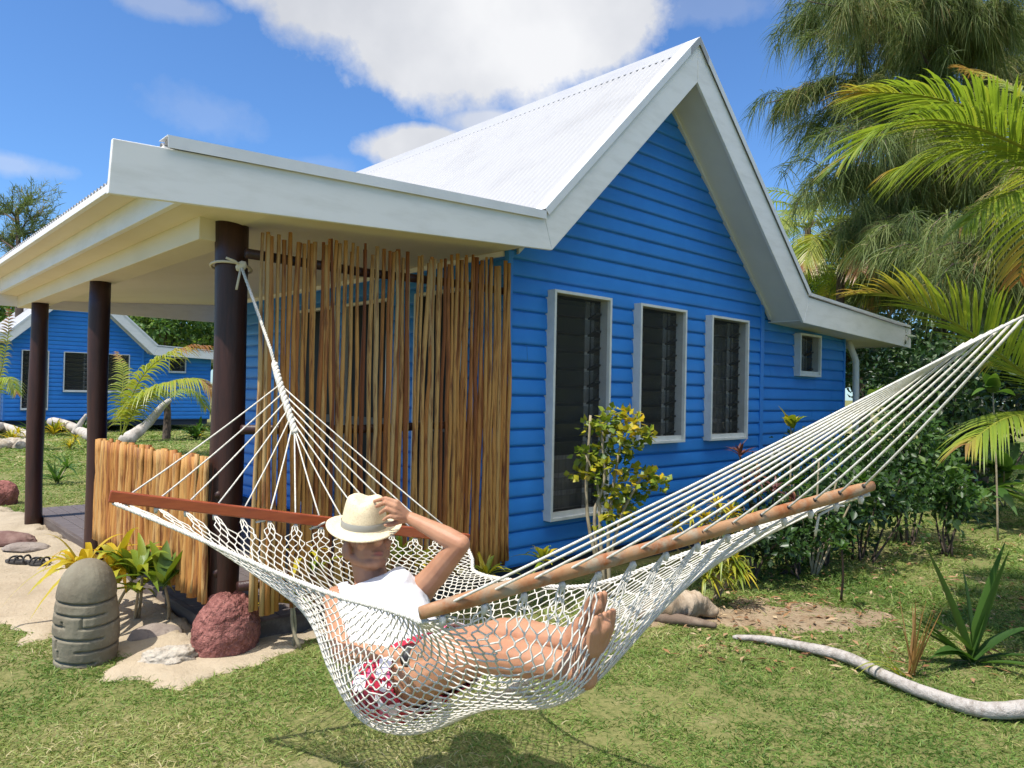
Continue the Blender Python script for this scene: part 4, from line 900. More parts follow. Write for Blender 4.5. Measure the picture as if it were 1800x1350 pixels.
# wall of trees that closes the view behind on the right, and others behind the far bungalow
bt = [(1520, 22, 7.5, 2.8, LEAFD), (1660, 19, 6.0, 2.6, LEAFD), (1850, 20, 7.0, 3.0, LEAFD), (1420, 27, 7.0, 2.6, LEAFD)]
bl = ['dark broadleaf tree rising behind the wing roof', 'dense dark tree under the casuarina branches', 'tall dark tree at the far right edge', 'shaded tree just right of the gable, behind the palm']
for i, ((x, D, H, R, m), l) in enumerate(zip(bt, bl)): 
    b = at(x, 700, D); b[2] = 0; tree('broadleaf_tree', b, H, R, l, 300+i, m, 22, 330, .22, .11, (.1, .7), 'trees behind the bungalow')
for i, (x, D, H, R, l) in enumerate([(300, 44, 8.0, 4.2, 'bright green bushy tree between the far bungalow and the post'), (410, 50, 8.5, 4.5, 'leafy tree right of the bright green one, half hidden by the corner post'), (-40, 52, 8.0, 4.5, 'green tree at the far left beyond the lawn'), (190, 58, 8.0, 5.0, 'green tree behind the far bungalow roof'), (2060, 42, 9, 5, 'green tree far off at the right beyond the lawn'), (1790, 52, 7, 5, 'pale green tree far off in the gap on the right')]):
    b = at(x, 700, D); b[2] = 0; tree('broadleaf_tree', b, H, R, l, 320+i, LEAFG, 22, 150, .36, .20, (.62, 1.0), 'trees beyond the lawn')
# background palms right of the gable
for i, (x, y, D, fl, l) in enumerate([(1478, 478, 15.0, 2.0, 'yellowish coconut palm just right of the gable, above the wing roof'), (1420, 400, 19.0, 3.0, 'feathery green palm behind the right roof slope')]):
    c = at(x, y, D); palm('coconut_palm', c*np.array([1, 1, 0]), c, 13, .75, fl, l, 'palm', 'palms behind the bungalow', .42 if i == 0 else .3, 60+i, r=(.12, .08), width=.05, tilt=(.0, 1.15))

# ---- strap-leaved plants
def straps(pile, base, n, L, W, rng, val=(.2, .6), el=(.5, 1.3), droop=.6, az=None, fold=.3, K=8):
    a = rng.uniform(0, 6.28, n) if az is None else rng.uniform(*az, n); e = rng.uniform(*el, n)
    D = np.stack([np.cos(a)*np.cos(e), np.sin(a)*np.cos(e), np.sin(e)], 1); l = L*rng.uniform(.7, 1.1, n)
    P = np.tile(np.array(base, float), (n, 1))+rng.normal(0, .012, (n, 3))
    V, F, per = blades(P, D, l, W*rng.uniform(.8, 1.15, n), np.tile([0, 0, -1.0], (n, 1))*(droop*rng.uniform(.5, 1.2, n))[:, None], K, side=np.cross(D, [0, 0, 1.0])+rng.normal(0, .1, (n, 3)), fold=fold)
    pile.add(V, F, per, np.clip(rng.uniform(*val, n), 0, 1))
def strap_plant(name, base, heads, label, seed, m=LEAFY, cat='plant', group=None, stem_r=.012, stem=STEM):
    """heads: list of (point, n, L, W, val, el, droop)"""
    rng = np.random.default_rng(seed); t = thing(name, base, label, cat, group); b = np.array(base, float); w = MB(); p = Pile()
    for h in heads:
        q = np.array(h[0], float); straps(p, q, *h[1:4], rng, *h[4:])
        if np.linalg.norm(q-b) > .06: w.tube(path([b+rng.normal(0, .02, 3)*np.array([1, 1, 0]), lerp(b, q, .5)+rng.normal(0, .01, 3), q], 8), np.linspace(stem_r, stem_r*.7, 8), 7)
    p.build('foliage', m, t, smooth=True)
    if w.v: w.build('stem', stem, t)
    return t
LY = 'yellow-green plants along the deck'
strap_plant('strap_plant', at(190, 1075, 4.85)*np.array([1, 1, 0]), [(at(205, 1015, 4.85), 26, .72, .070, (.6, 1.0), (.6, 1.4), .85), (at(150, 1005, 4.95), 20, .58, .060, (.6, 1.0), (.5, 1.25), .9), (at(235, 1015, 4.8), 12, .50, .07, (.15, .6), (.5, 1.3), .7), (at(130, 1000, 5.0), 8, .40, .05, (.4, .9), (.5, 1.2), .9)], 'large clump of arching yellow leaves behind the carved stone', 401, group=LY)
strap_plant('strap_plant', gr(238, 1100), [(at(250, 1008, 4.66), 13, .40, .065, (.1, .5), (.3, 1.2), .7), (at(243, 1040, 4.68), 7, .3, .06, (.1, .5), (.2, .9), .6)], 'green strap-leaved plant on a thin stem beside the deck edge', 402, group=LY)
strap_plant('strap_plant', gr(292, 1105), [(at(290, 1030, 4.62), 10, .38, .095, (.05, .40), (.75, 1.4), .35)], 'young coconut seedling with broad green leaves on a pale stem', 403, group=LY)
strap_plant('strap_plant', gr(517, 1140), [(at(512, 1058, 4.5), 2, .30, .075, (.8, 1.0), (.1, .2), .4, (2.2, 2.6)), (at(513, 1050, 4.5), 5, .25, .05, (.0, .4), (.3, 1.2), .6)], 'thin pale-stemmed seedling with one drooping yellow leaf beside the red rock', 404, group=LY)
strap_plant('strap_plant', gr(860, 1072), [(at(855, 1012, 5.2), 18, .30, .035, (.25, .8), (.4, 1.3), .6), (at(810, 1010, 5.2), 8, .28, .035, (.3, .9), (.3, 1.2), .6)], 'spiky yellow-green plant at the foot of the stick screen', 405, group=LY)
strap_plant('strap_plant', gr(530, 1098), [(at(535, 980, 4.6), 9, .34, .055, (.6, 1.0), (.3, 1.2), .7), (at(555, 1000, 4.6), 7, .30, .05, (.1, .5), (.3, 1.2), .7)], 'yellow leafy plant seen through the net in front of the stick screen', 406, group=LY)
strap_plant('strap_plant', gr(690, 1080), [(at(700, 985, 4.8), 12, .34, .05, (.1, .6), (.3, 1.3), .7), (at(740, 995, 4.85), 8, .30, .05, (.4, .9), (.3, 1.2), .7)], 'green and yellow plant behind the shoulder of the person in the hammock', 407, group=LY)
strap_plant('strap_plant', gr(950, 1060), [(at(955, 985, 5.4), 14, .28, .04, (.3, .8), (.3, 1.2), .7)], 'low yellow-green plant below the tall window', 408, group=LY)
# the big upright strap plant on the right lawn
strap_plant('strap_plant', gr(1712, 1168), [(gr(1712, 1168)+np.array([0, 0, .03]), 7, .60, .085, (.25, .6), (.35, .95), .35, None, .35), (gr(1708, 1166)+np.array([0, 0, .03]), 4, .82, .10, (.35, .6), (1.05, 1.42), .10, None, .35), (gr(1700, 1168)+np.array([0, 0, .03]), 4, .65, .07, (.3, .6), (.55, .75), .3, (2.2, 2.7), .35)],
            'big plant with tall upright green blades on the right lawn', 410, m=LEAFG, cat='plant')
strap_plant('strap_plant', gr(1600, 1192), [(gr(1600, 1192)+np.array([0, 0, .02]), 16, .52, .014, (.75, 1.0), (1.15, 1.52), .10), (gr(1590, 1192), 5, .50, .022, (.3, .6), (.7, 1.0), .5, (2.0, 3.0))], 'dry straw-coloured tuft beside the grey driftwood', 411, m=FROND)
strap_plant('sapling', gr(1482, 1058), [(at(1480, 962, 5.5), 14, .13, .030, (.3, .7), (.2, 1.2), .3)], 'small bare-stemmed sapling standing in the right lawn', 412, m=LEAFG, cat='sapling', stem=BARK, stem_r=.010)
# broad-leaved plants at the right edge (banana-like) and by the lean-to
strap_plant('broadleaf_plant', gr(1765, 890), [(at(1765, 830, 9.5), 9, 1.1, .26, (.4, .8), (.1, .9), .6), (at(1740, 860, 9.4), 6, .8, .20, (.4, .9), (.0, .7), .6)], 'broad-leaved banana-like plant at the right edge behind the palm', 413, m=LEAFG)
strap_plant('broadleaf_plant', at(1760, 760, 8.5)*np.array([1, 1, 0]), [(at(1745, 690, 8.5), 6, .55, .16, (.5, .9), (.2, 1.1), .5)], 'broad bright leaves catching the sun below the palm frond', 414, m=LEAFG)
strap_plant('broadleaf_plant', at(1530, 760, 8.8)*np.array([1, 1, 0]), [(at(1532, 705, 8.8), 6, .40, .12, (.7, 1.0), (.3, 1.2), .5)], 'pale green broad leaf beside the foot of the downpipe', 415, m=LEAFG)
# aralia in front of the windows: bare stems, leaves in rounded tufts
def tufts(base, stems, pts, label, seed, m, L, W, nl, vr, name='shrub', cat='shrub', rad=.09):
    rng = np.random.default_rng(seed); t = thing(name, base, label, cat); b = np.array(base, float); w = MB()
    for s in stems: w.tube(path([b+rng.normal(0, .03, 3)*np.array([1, 1, 0])]+[np.array(q) for q in s], 12), np.linspace(.017, .010, 12), 7)
    p = Pile()
    for q in pts:
        c = np.array(q); n = nl; d = _unit(rng.normal(size=(n, 3))+np.array([0, 0, .35])); pp = c+d*rad*rng.uniform(.35, 1.1, (n, 1))*np.array([1, 1, .62])
        V, F, per = leaves(pp, _unit(d+rng.normal(0, .5, (n, 3))-np.array([0, 0, .25])), L*rng.uniform(.7, 1.2, n), W*rng.uniform(.8, 1.2, n), rng, nrm=np.array([0, 0, 1.0])+rng.normal(0, .45, (n, 3)), cup=-.12)
        p.add(V, F, per, np.clip(rng.uniform(*vr)+rng.normal(0, .16, n), 0, 1))
    w.build('stem', STEM, t); p.build('foliage', m, t); return t
DA = 5.75
tufts(gr(1062, 1050), [[at(1032, 900, DA), at(1038, 730, DA)], [at(1045, 900, DA), at(1062, 850, DA), at(1058, 760, DA)], [at(1070, 920, DA), at(1082, 830, DA), at(1095, 760, DA)], [at(1095, 900, DA), at(1128, 838, DA)], [at(1055, 940, DA), at(1050, 850, DA), at(1030, 800, DA)]],
      [at(x, y, DA+d) for x, y, d in ((1042, 752, .05), (1080, 730, 0), (1100, 728, .1), (1062, 745, -.05), (1118, 745, 0), (1135, 765, .05), (1075, 765, .1), (1100, 760, -.1), (1085, 785, 0), (1060, 790, .05), (1112, 790, .1), (1028, 800, 0), (1045, 812, .1), (1065, 820, -.05), (1090, 810, .05), (1022, 832, 0), (1050, 838, .05), (1100, 850, 0), (1125, 832, .1), (1145, 838, 0), (1158, 850, .05), (1085, 870, 0), (1105, 880, .08), (1065, 868, .05), (1130, 865, .1), (1078, 900, 0), (1098, 905, .1), (1060, 920, .05))],
      'variegated yellow-green shrub on bare stems in front of the tall window', 420, LEAFY, .062, .056, 36, (.22, .66), rad=.088)
# crotons
strap_plant('croton', gr(1235, 1012), [(at(x, y, 5.9), 26, .17, .026, (.55, .95), (-.1, 1.3), .45) for x, y in ((1190, 925), (1215, 905), (1240, 915), (1262, 890), (1285, 905), (1230, 940), (1265, 930), (1310, 920), (1180, 950))], 'bright yellow croton bush under the windows, behind the weathered bar', 421, cat='shrub', stem_r=.01)
strap_plant('croton', gr(1262, 1052), [(at(x, y, 5.55), 28, .19, .026, (.25, .75), (-.3, 1.2), .7) for x, y in ((1245, 985), (1268, 970), (1290, 985), (1262, 1005), (1300, 1005), (1240, 1010))], 'yellow-green croton with hanging leaves in front of the dark shrubs', 422, cat='shrub', stem_r=.012)
strap_plant('croton', at(1390, 820, 7.4)*np.array([1, 1, 0]), [(at(1390, 750, 7.4), 9, .26, .085, (.3, .75), (.5, 1.3), .3), (at(1400, 790, 7.4), 7, .22, .07, (.1, .5), (.2, 1.0), .4)], 'croton with a few broad bright leaves against the lean-to wall', 423, cat='shrub')
strap_plant('croton', at(1430, 900, 6.6)*np.array([1, 1, 0]), [(at(x, y, 6.6), 14, .18, .04, (.3, .8), (-.2, 1.2), .4) for x, y in ((1440, 800), (1475, 830), (1515, 845), (1400, 850), (1460, 930))], 'scattered yellow-green croton leaves between the dark shrubs', 424, m=LEAFG, cat='shrub')
RED = mat('red_leaf', (.1, .03, .03), .4, .4, attr=[(0, (.05, .02, .02)), (.6, (.14, .045, .035)), (1, (.30, .14, .05))], translucent=.25)
strap_plant('cordyline', gr(1345, 985), [(at(x, y, 6.4), 14, .22, .03, (.1, 1.0), (.1, 1.3), .5) for x, y in ((1330, 840), (1300, 800), (1360, 865), (1395, 880), (1310, 860))], 'dark red-leaved cordyline between the yellow croton and dark shrubs', 425, m=RED, cat='shrub', stem=BARK)
# ------------------------------------------------------------------ ground, sand, litter, grass
def vnoise(x, y, s, seed):
    """smooth value noise 0..1 in metres"""
    r = np.random.default_rng(seed); T = r.random((256, 256)); x = np.asarray(x)/s; y = np.asarray(y)/s
    xi = np.floor(x).astype(int); yi = np.floor(y).astype(int); fx = x-xi; fy = y-yi; fx = fx*fx*(3-2*fx); fy = fy*fy*(3-2*fy)
    g = lambda a, b: T[(xi+a) % 256, (yi+b) % 256]
    return (g(0, 0)*(1-fx)+g(1, 0)*fx)*(1-fy)+(g(0, 1)*(1-fx)+g(1, 1)*fx)*fy
def inpoly(x, y, P):
    c = np.zeros(x.shape, bool); n = len(P)
    for i in range(n):
        (x0, y0), (x1, y1) = P[i], P[(i+1) % n]
        k = ((y0 > y) != (y1 > y)) & (x < (x1-x0)*(y-y0)/(y1-y0+1e-12)+x0); c ^= k
    return c
GM = mat('lawn_soil', (0.185, 0.18, 0.07), 0.95, 0.05, noise=(1.1, 8, (0.36, 0.29, 0.17), .54, .70), noise2=(26, 5, (0.12, 0.135, 0.045), .45, .62), bump=((9, .5, .03), (70, .7, .012)))
g = np.concatenate([-np.geomspace(1500, 1, 30), np.linspace(-.9, .9, 5), np.geomspace(1, 1500, 30)]); gx, gy = np.meshgrid(g, g, indexing='ij'); N = len(g)
V = np.stack([gx.ravel(), gy.ravel(), np.zeros(N*N)], 1); i, j = np.meshgrid(np.arange(N-1), np.arange(N-1), indexing='ij'); i = i.ravel(); j = j.ravel()
tag(np_mesh('ground', V, [np.stack([i*N+j, (i+1)*N+j, (i+1)*N+j+1, i*N+j+1], 1)], GM), kind='structure')
SANDP = [(0.92, 5.75), (1.08, 5.18), (1.20, 4.70), (1.15, 4.38), (1.40, 4.03), (1.74, 4.12), (2.02, 4.22), (2.6, 4.32), (2.6, 4.5), (1.80, 4.5), (1.80, 10.2), (1.5, 11.2), (0.6, 12), (-1.5, 12), (-1.5, 7.5)]
def pdist(x, y, P):
    d = np.full(x.shape, 1e9); n = len(P)
    for i in range(n):
        a = np.array(P[i]); b = np.array(P[(i+1) % n]); e = b-a; t = np.clip(((x-a[0])*e[0]+(y-a[1])*e[1])/(e@e), 0, 1)
        d = np.minimum(d, np.hypot(x-a[0]-e[0]*t, y-a[1]-e[1]*t))
    return np.where(inpoly(x, y, P), d, -d)
def sand_f(x, y): return pdist(x, y, SANDP)+(vnoise(x, y, .28, 1)-.5)*.22+(vnoise(x, y, .10, 2)-.5)*.12+(vnoise(x, y, .045, 3)-.5)*.05
def sand_in(x, y): return sand_f(x, y) > 0.0
def sheet(name, x0, x1, y0, y1, h, inside, zf, m):
    xs = np.arange(x0, x1, h); ys = np.arange(y0, y1, h); X, Y = np.meshgrid(xs, ys, indexing='ij'); M = inside(X, Y); nx, ny = M.shape
    Z = zf(X, Y); i, j = np.nonzero(M[:-1, :-1] & M[1:, :-1] & M[1:, 1:] & M[:-1, 1:]); idx = i*ny+j
    F = np.stack([idx, idx+ny, idx+ny+1, idx+1], 1); u, inv = np.unique(F, return_inverse=True)
    V = np.stack([X.ravel(), Y.ravel(), Z.ravel()], 1)[u]
    return tag(np_mesh(name, V, [inv.reshape(F.shape)], m, smooth=True), kind='structure')
SANDM = mat('sand', (0.42, 0.345, 0.245), 0.95, 0.1, noise=(2.2, 7, (0.34, 0.275, 0.19), .46, .72), noise2=(45, 3, (0.34, 0.26, 0.18), .66, .76), bump=((6, .6, .04), (40, .7, .012), (160, .5, .004)))
sst = lambda a: np.clip(a, 0, 1)**2*(3-2*np.clip(a, 0, 1))
def sand_z(x, y): return .004+.05*sst((x-1.25)/.45)*sst((y-4.3)/.5)+.018*vnoise(x, y, .35, 9)+.010*vnoise(x, y, .12, 10)
sheet('sand', -1.6, 2.7, 3.5, 12.3, .025, lambda x, y: sand_f(x, y) > -.10, lambda x, y: sand_z(x, y)*np.clip(.5+sand_f(x, y)/.1, 0, 1)+np.clip(sand_f(x, y)*.12-.004, -.02, .006), SANDM)
LIT = mat('bare_soil', (0.31, 0.235, 0.155), .95, .05, noise=(7, 7, (0.24, 0.165, 0.10), .45, .68), noise2=(40, 4, (0.13, 0.08, 0.045), .55, .70), bump=((12, .8, .03), (70, .7, .01)))
bc = gr(1395, 1078); bc2 = gr(1225, 1078)
def soil_f(x, y):
    k = (vnoise(x, y, .3, 21)-.5)*.9+(vnoise(x, y, .09, 22)-.5)*.6
    d = lambda c, a, b, rx, ry: np.sqrt((((x-c[0])*a+(y-c[1])*b)/rx)**2+((-(x-c[0])*b+(y-c[1])*a)/ry)**2)
    return 1-(np.minimum(d(bc, .73, -.68, .70, .34), d(bc2, .73, -.68, .50, .28))+k)
def soil_in(x, y): return soil_f(x, y) > 0.1
sheet('bare_soil', 3.6, 6.8, 1.2, 4.2, .03, lambda x, y: soil_f(x, y) > -.35, lambda x, y: np.clip(soil_f(x, y)*.03, -.02, .008)+.010*vnoise(x, y, .15, 23)*np.clip(soil_f(x, y)*3, 0, 1), LIT)

GRASS = mat('grass_blade', (.1, .15, .03), .55, .3, attr=[(0, (.085, .155, .026)), (.35, (.165, .255, .050)), (.62, (.27, .320, .088)), (.82, (.40, .36, .15)), (1, (.52, .44, .25))], translucent=.30, trans_col=(1.1, 1.2, .7))
def footprint(x, y): return ((x > 1.74) & (x < 10.3) & (y > 4.44) & (y < 10.2)) | ((x > 3.9) & (x < 10.3) & (y > 4.2) & (y < 10.2))
def grass_band(name, d0, d1, per_m2, L, W, seed, K, tall=None):
    rng = np.random.default_rng(seed); area = .5*1.85*(d1**2-d0**2); n = int(area*per_m2)
    d = np.sqrt(rng.uniform(d0**2, d1**2, n)); lat = rng.uniform(-.85, 1.0, n)*d
    r = np.array([CR[0], CR[1]])/math.hypot(CR[0], CR[1]); f = np.array([CF[0], CF[1]])/math.hypot(CF[0], CF[1])
    x = r[0]*lat+f[0]*d; y = r[1]*lat+f[1]*d
    patch = vnoise(x, y, .55, 31)*.5+vnoise(x, y, .13, 32)*.5+vnoise(x, y, 1.6, 33)*.25
    keep = ~footprint(x, y) & (rng.random(n) < np.clip((patch-.34)*3.2, .05, 1.0))
    s_in = sand_in(x, y); keep &= ~s_in | (rng.random(n) < np.where(sand_f(x, y) < .16, .42-2.3*sand_f(x, y), .014)); so_in = soil_in(x, y); keep &= ~so_in | (rng.random(n) < .34)
    right_ = lat/d > .30; 
    x, y, patch, right_, d = x[keep], y[keep], patch[keep], right_[keep], d[keep]; n = len(x)
    a = rng.uniform(0, 6.28, n); e = rng.uniform(.25, 1.35, n); D = np.stack([np.cos(a)*np.cos(e), np.sin(a)*np.cos(e), np.sin(e)], 1)
    tallf = np.where(right_ & (d > 4.6), 1.0+1.5*np.clip(vnoise(x, y, .5, 34)-.25, 0, 1), 1.0)
    l = L*rng.uniform(.55, 1.35, n)*tallf*(.7+.6*np.clip(patch, 0, 1))
    V, F, per = blades(np.stack([x, y, np.full(n, -.004)], 1), D, l, W*rng.uniform(.7, 1.3, n), np.stack([np.cos(a)*.35, np.sin(a)*.35, np.full(n, -.45)], 1), K, rng=rng, taper=0)
    v = np.clip(.42+(vnoise(x, y, .9, 35)-.5)*.45+(vnoise(x, y, .25, 36)-.5)*.35+rng.normal(0, .15, n)+(rng.random(n) < .10)*.35-.10*right_, 0, 1)
    p = Pile(); p.add(V, F, per, v); return tag(p.build(name, GRASS), kind='stuff')
grass_band('grass', 2.9, 4.6, 7500, .044, .0052, 71, 3)
grass_band('grass', 4.6, 7.2, 3800, .050, .0072, 72, 2)
grass_band('grass', 7.2, 14.0, 1300, .055, .011, 73, 2)
grass_band('grass', 14.0, 30.0, 260, .09, .026, 74, 2)
# dry fallen leaves on the right lawn and under the shrubs
rng = np.random.default_rng(77); n = 1000; d = rng.uniform(4.2, 9, n); lat = d*rng.uniform(.22, .74, n); d[:70] = rng.normal(5.5, .35, 70); lat[:70] = d[:70]*rng.normal(.375, .05, 70); P = np.array([cw(a, b, .022) for a, b in zip(lat, d)])
ok = ~footprint(P[:, 0], P[:, 1]); P = P[ok]; n = len(P); a = rng.uniform(0, 6.28, n); D = np.stack([np.cos(a), np.sin(a), rng.uniform(-.05, .3, n)], 1)
V, F, per = leaves(P, D, rng.uniform(.03, .10, n), rng.uniform(.012, .03, n), rng, nrm=np.array([0, 0, 1.0])+rng.normal(0, .3, (n, 3)))
p = Pile(); p.add(V, F, per, rng.uniform(0, 1, n)); tag(p.build('fallen_leaves', mat('dry_leaf', (.3, .2, .1), .8, .1, attr=[(0, (.12, .055, .03)), (.5, (.28, .15, .07)), (1, (.42, .32, .20))])), kind='stuff')
# ------------------------------------------------------------------ stones, driftwood, sandals
from mathutils import noise as mnoise
def rock(name, c, r, label, seed, m, amp=.14, freq=1.6, cat='rock', group=None, sub=5, rz=0.0, flat=.2, fine=.02):
    bm_ = bmesh.new(); bmesh.ops.create_icosphere(bm_, subdivisions=sub, radius=1.0); off = Vector((seed*3.1, seed*1.7, seed*.9)); cz, sz = math.cos(rz), math.sin(rz)
    for v in bm_.verts:
        q = v.co.copy(); k = 1+amp*mnoise.fractal(q*freq+off, 1.0, 2.0, 3)+fine*mnoise.noise(q*9+off)+fine*.6*mnoise.noise(q*22+off)
        q = q*k; q.z = max(q.z, -flat-.02*mnoise.noise(q*3)); x, y = q.x*r[0], q.y*r[1]; v.co = Vector((x*cz-y*sz, x*sz+y*cz, (q.z+flat)*r[2]-.012))
    me = bpy.data.meshes.new(name); bm_.to_mesh(me); bm_.free(); me.polygons.foreach_set('use_smooth', np.ones(len(me.polygons), bool))
    o = link(name, me, m); o.location = tuple(float(x) for x in c); return tag(o, label, cat, group)
LAVA = mat('red_lava', (0.30, 0.125, 0.105), .95, .1, noise=(16, 6, (0.18, 0.07, 0.06), .42, .62), noise2=(60, 4, (0.42, 0.20, 0.165), .55, .7), bump=((26, 1.0, .03), (90, .9, .01)))
BROWN = mat('brown_stone', (0.17, 0.095, 0.08), .85, .2, noise=(8, 6, (0.26, 0.17, 0.14), .45, .7), bump=((14, .6, .02), (80, .4, .004)))
GREY = mat('grey_stone', (0.24, 0.195, 0.165), .85, .2, noise=(7, 6, (0.33, 0.28, 0.235), .42, .68), noise2=(30, 4, (.15, .12, .10), .55, .75), bump=((18, .5, .015), (90, .4, .003)))
CORAL = mat('coral_stone', (0.44, 0.39, 0.32), .9, .1, noise=(10, 6, (0.28, 0.23, 0.17), .45, .65), bump=((14, 1.0, .03), (50, .6, .01)))
rr_ = lambda x, y, z=0.0: gr(x, y, z)
c = rr_(398, 1145); rock('lava_rock', c, (.20, .17, .25), 'big rounded red lava boulder at the foot of the corner post', 1, LAVA, .10, 1.3, 'boulder', flat=.55, fine=.035, sub=6)
c = rr_(274, 1128); rock('stone', c, (.155, .09, .10), 'smooth grey-brown stone lying between the carved stone and the red boulder', 2, GREY, .10, 1.1, 'stone', rz=-.5, flat=.25, fine=.01)
c = rr_(297, 1166); rock('coral_lump', c, (.165, .10, .085), 'rough white coral lump on the sand in front of the grey stone', 3, CORAL, .22, 2.2, 'coral', rz=-.4, flat=.3, fine=.06)
RG = 'brown stones on the sand at the left edge'
c = rr_(8, 953, .05); rock('stone', c, (.32, .14, .10), 'long dark red-brown stone at the left edge of the sand', 4, BROWN, .12, 1.3, 'stone', RG, rz=-.75, flat=.2)
c = rr_(46, 964, .05); rock('stone', c, (.22, .10, .06), 'flat pale brown stone in front of the long dark one on the sand', 5, GREY, .10, 1.2, 'stone', RG, rz=-.75, flat=.2)
c = rr_(-2, 886); rock('lava_rock', c, (.22, .2, .26), 'dark red rock cut by the left edge beside the deck corner', 6, LAVA, .14, 1.4, 'rock', flat=.3)
PG = 'pale stones edging the far bed'
for k, x in enumerate((-8, 6, 18, 30, 41, 52)):
    c = rr_(x, 786+2*math.sin(k*2)); rock('coral_lump', c, (.22, .17, .2), 'small pale stone in the row edging the far garden bed', 10+k, CORAL, .2, 1.5, 'stone', PG, sub=3)
c = rr_(230, 817); rock('coral_lump', c, (.10, .09, .09), 'small round pale stone on the lawn behind the low fence', 19, CORAL, .1, 1.2, 'stone', sub=3)
# carved standing stone
CARV = mat('carved_stone', (0.225, 0.20, 0.145), .9, .15, noise=(5, 7, (0.145, 0.12, 0.085), .40, .66), noise2=(20, 5, (.30, .265, .195), .55, .75), bump=((20, .45, .012), (110, .5, .003)))
cb_ = rr_(150, 1160); H_ = .60; NA, NZ = 160, 150; V = []; gro = []
az0 = math.atan2(-cb_[1], -cb_[0])                # the side that faces the lawn
cuts = [(.625, -1.6, 1.6), (.515, -1.6, .62), (.41, -1.6, -.75), (.41, -.12, 1.6), (.295, -1.6, .50), (.185, -.25, 1.6), (.07, -1.6, .30)]
vert = [(-.80, .41, .47), (-.12, .41, .50), (-.95, .12, .20), (-1.05, .20, .29)]
for iz in range(NZ+1):
    t = iz/NZ; z = t*H_
    prof = .157*(1+.10*math.sin(math.pi*min(1, t/.62))) if t < .62 else .157*math.sqrt(max(0.0, 1-((t-.62)/.385)**2.3))
    for ia in range(NA):
        a = -math.pi+2*math.pi*ia/NA; r = prof*(1+.035*mnoise.noise(Vector((math.cos(a)*1.3, math.sin(a)*1.3, t*2.2)))+.012*mnoise.noise(Vector((math.cos(a)*6, math.sin(a)*6, t*9))))
        dp = 0.0; tt = t+.012*math.sin(a*2+1)+.004*mnoise.noise(Vector((a*4, t*3, 0)))
        for (zc, a0, a1) in cuts:
            if a0-.1 < a < a1+.1: dp = max(dp, math.exp(-((tt-zc)/.0105)**2)*min(1, (a-a0+.1)/.1, (a1+.1-a)/.1))
        for (ac, z0, z1) in vert:
            if z0 < t < z1: dp = max(dp, .8*math.exp(-((a-ac)/.035)**2))
        r -= .019*dp; ang = az0+a; V.append((cb_[0]+r*math.cos(ang), cb_[1]+r*.95*math.sin(ang), z-.015))
F = []
for iz in range(NZ):
    for ia in range(NA): j = (ia+1) % NA; F.append((iz*NA+ia, iz*NA+j, (iz+1)*NA+j, (iz+1)*NA+ia))
st = MB(); st.add(V, F, True); st.add([V[NZ*NA+k] for k in range(NA)], [tuple(range(NA))]); o = st.build('carved_stone', CARV, origin=cb_); tag(o, 'upright rounded grey stone carved with horizontal grooves, standing on the sand edge', 'carved stone')
# driftwood
def log(name, P, R, label, seed, m=BLEACH, cat='driftwood', group=None, n=14, k=48, knots=.10):
    C = path(P, k); R = np.interp(np.linspace(0, 1, k), np.linspace(0, 1, len(R)), R); rng = np.random.default_rng(seed); ph = rng.uniform(0, 6, 3); V = []; T = _unit(np.gradient(C, axis=0)); u = _unit(np.cross(T, [0, 0, 1.0])); w = np.cross(u, T)
    for i in range(k):
        for j in range(n):
            a = 2*math.pi*j/n; r = R[i]*(1+knots*mnoise.noise(Vector((math.cos(a)*1.2+seed, math.sin(a)*1.2, i*.16)))+knots*.5*mnoise.noise(Vector((math.cos(a)*3, math.sin(a)*3+seed, i*.5))))
            if i in (0, k-1): r *= .6
            V.append(C[i]+r*(math.cos(a)*u[i]+math.sin(a)*w[i]))
    o = MB(); o.add(V, [(i*n+j, i*n+(j+1) % n, (i+1)*n+(j+1) % n, (i+1)*n+j) for i in range(k-1) for j in range(n)]+[tuple(range(n))[::-1], tuple(range((k-1)*n, k*n))], True)
    return tag(o.build(name, m, origin=C[k//2]*np.array([1, 1, 0])), label, cat, group)
log('driftwood_log', [gr(1288, 1120, .02), gr(1345, 1124, .04), gr(1420, 1138, .05), gr(1490, 1156, .055), gr(1560, 1190, .055), gr(1640, 1222, .05), gr(1720, 1246, .05), gr(1780, 1248, .06), gr(1850, 1240, .07), gr(1950, 1226, .07)], [.016, .025, .031, .034, .033, .036, .040, .045, .045, .043], 'long grey bleached driftwood log curving over the right lawn', 1, k=90)
WOODT = mat('tan_driftwood', (0.42, 0.33, 0.24), .85, .15, noise=(6, 7, (.25, .175, .11), .42, .66), bump=((12, .8, .02), (50, .5, .006)), stretch=(2.5, 1, 1))
log('driftwood_log', [gr(1128, 1068, .07), gr(1175, 1062, .11), gr(1225, 1064, .10), gr(1262, 1078, .05)], [.05, .115, .10, .03], 'short thick tan driftwood stump on the grass under the foot-end bar', 2, WOODT, knots=.35)
log('driftwood_log', [gr(1120, 1082, .03), gr(1200, 1090, .04), gr(1260, 1100, .03)], [.03, .04, .02], 'thin dark fallen branch in front of the tan driftwood stump', 3, mat('dark_driftwood', (.16, .115, .085), .9, .1, noise=(9, 5, (.26, .20, .15), .5, .7), bump=(20, .6, .01)))
BR = 'bleached driftwood on the far lawn'
log('driftwood_branch', [gr(218, 776, .05), gr(225, 772, .10), at(262, 742, 21.2), at(285, 715, 21.2), at(300, 702, 21.2)], [.20, .17, .13, .11, .07], 'pale driftwood branch slanting up beside the young palm', 4, mat('pale_driftwood', (.46, .42, .375), .85, .1, noise=(4, 6, (.30, .265, .225), .45, .65), bump=(9, .6, .02)), group=BR)
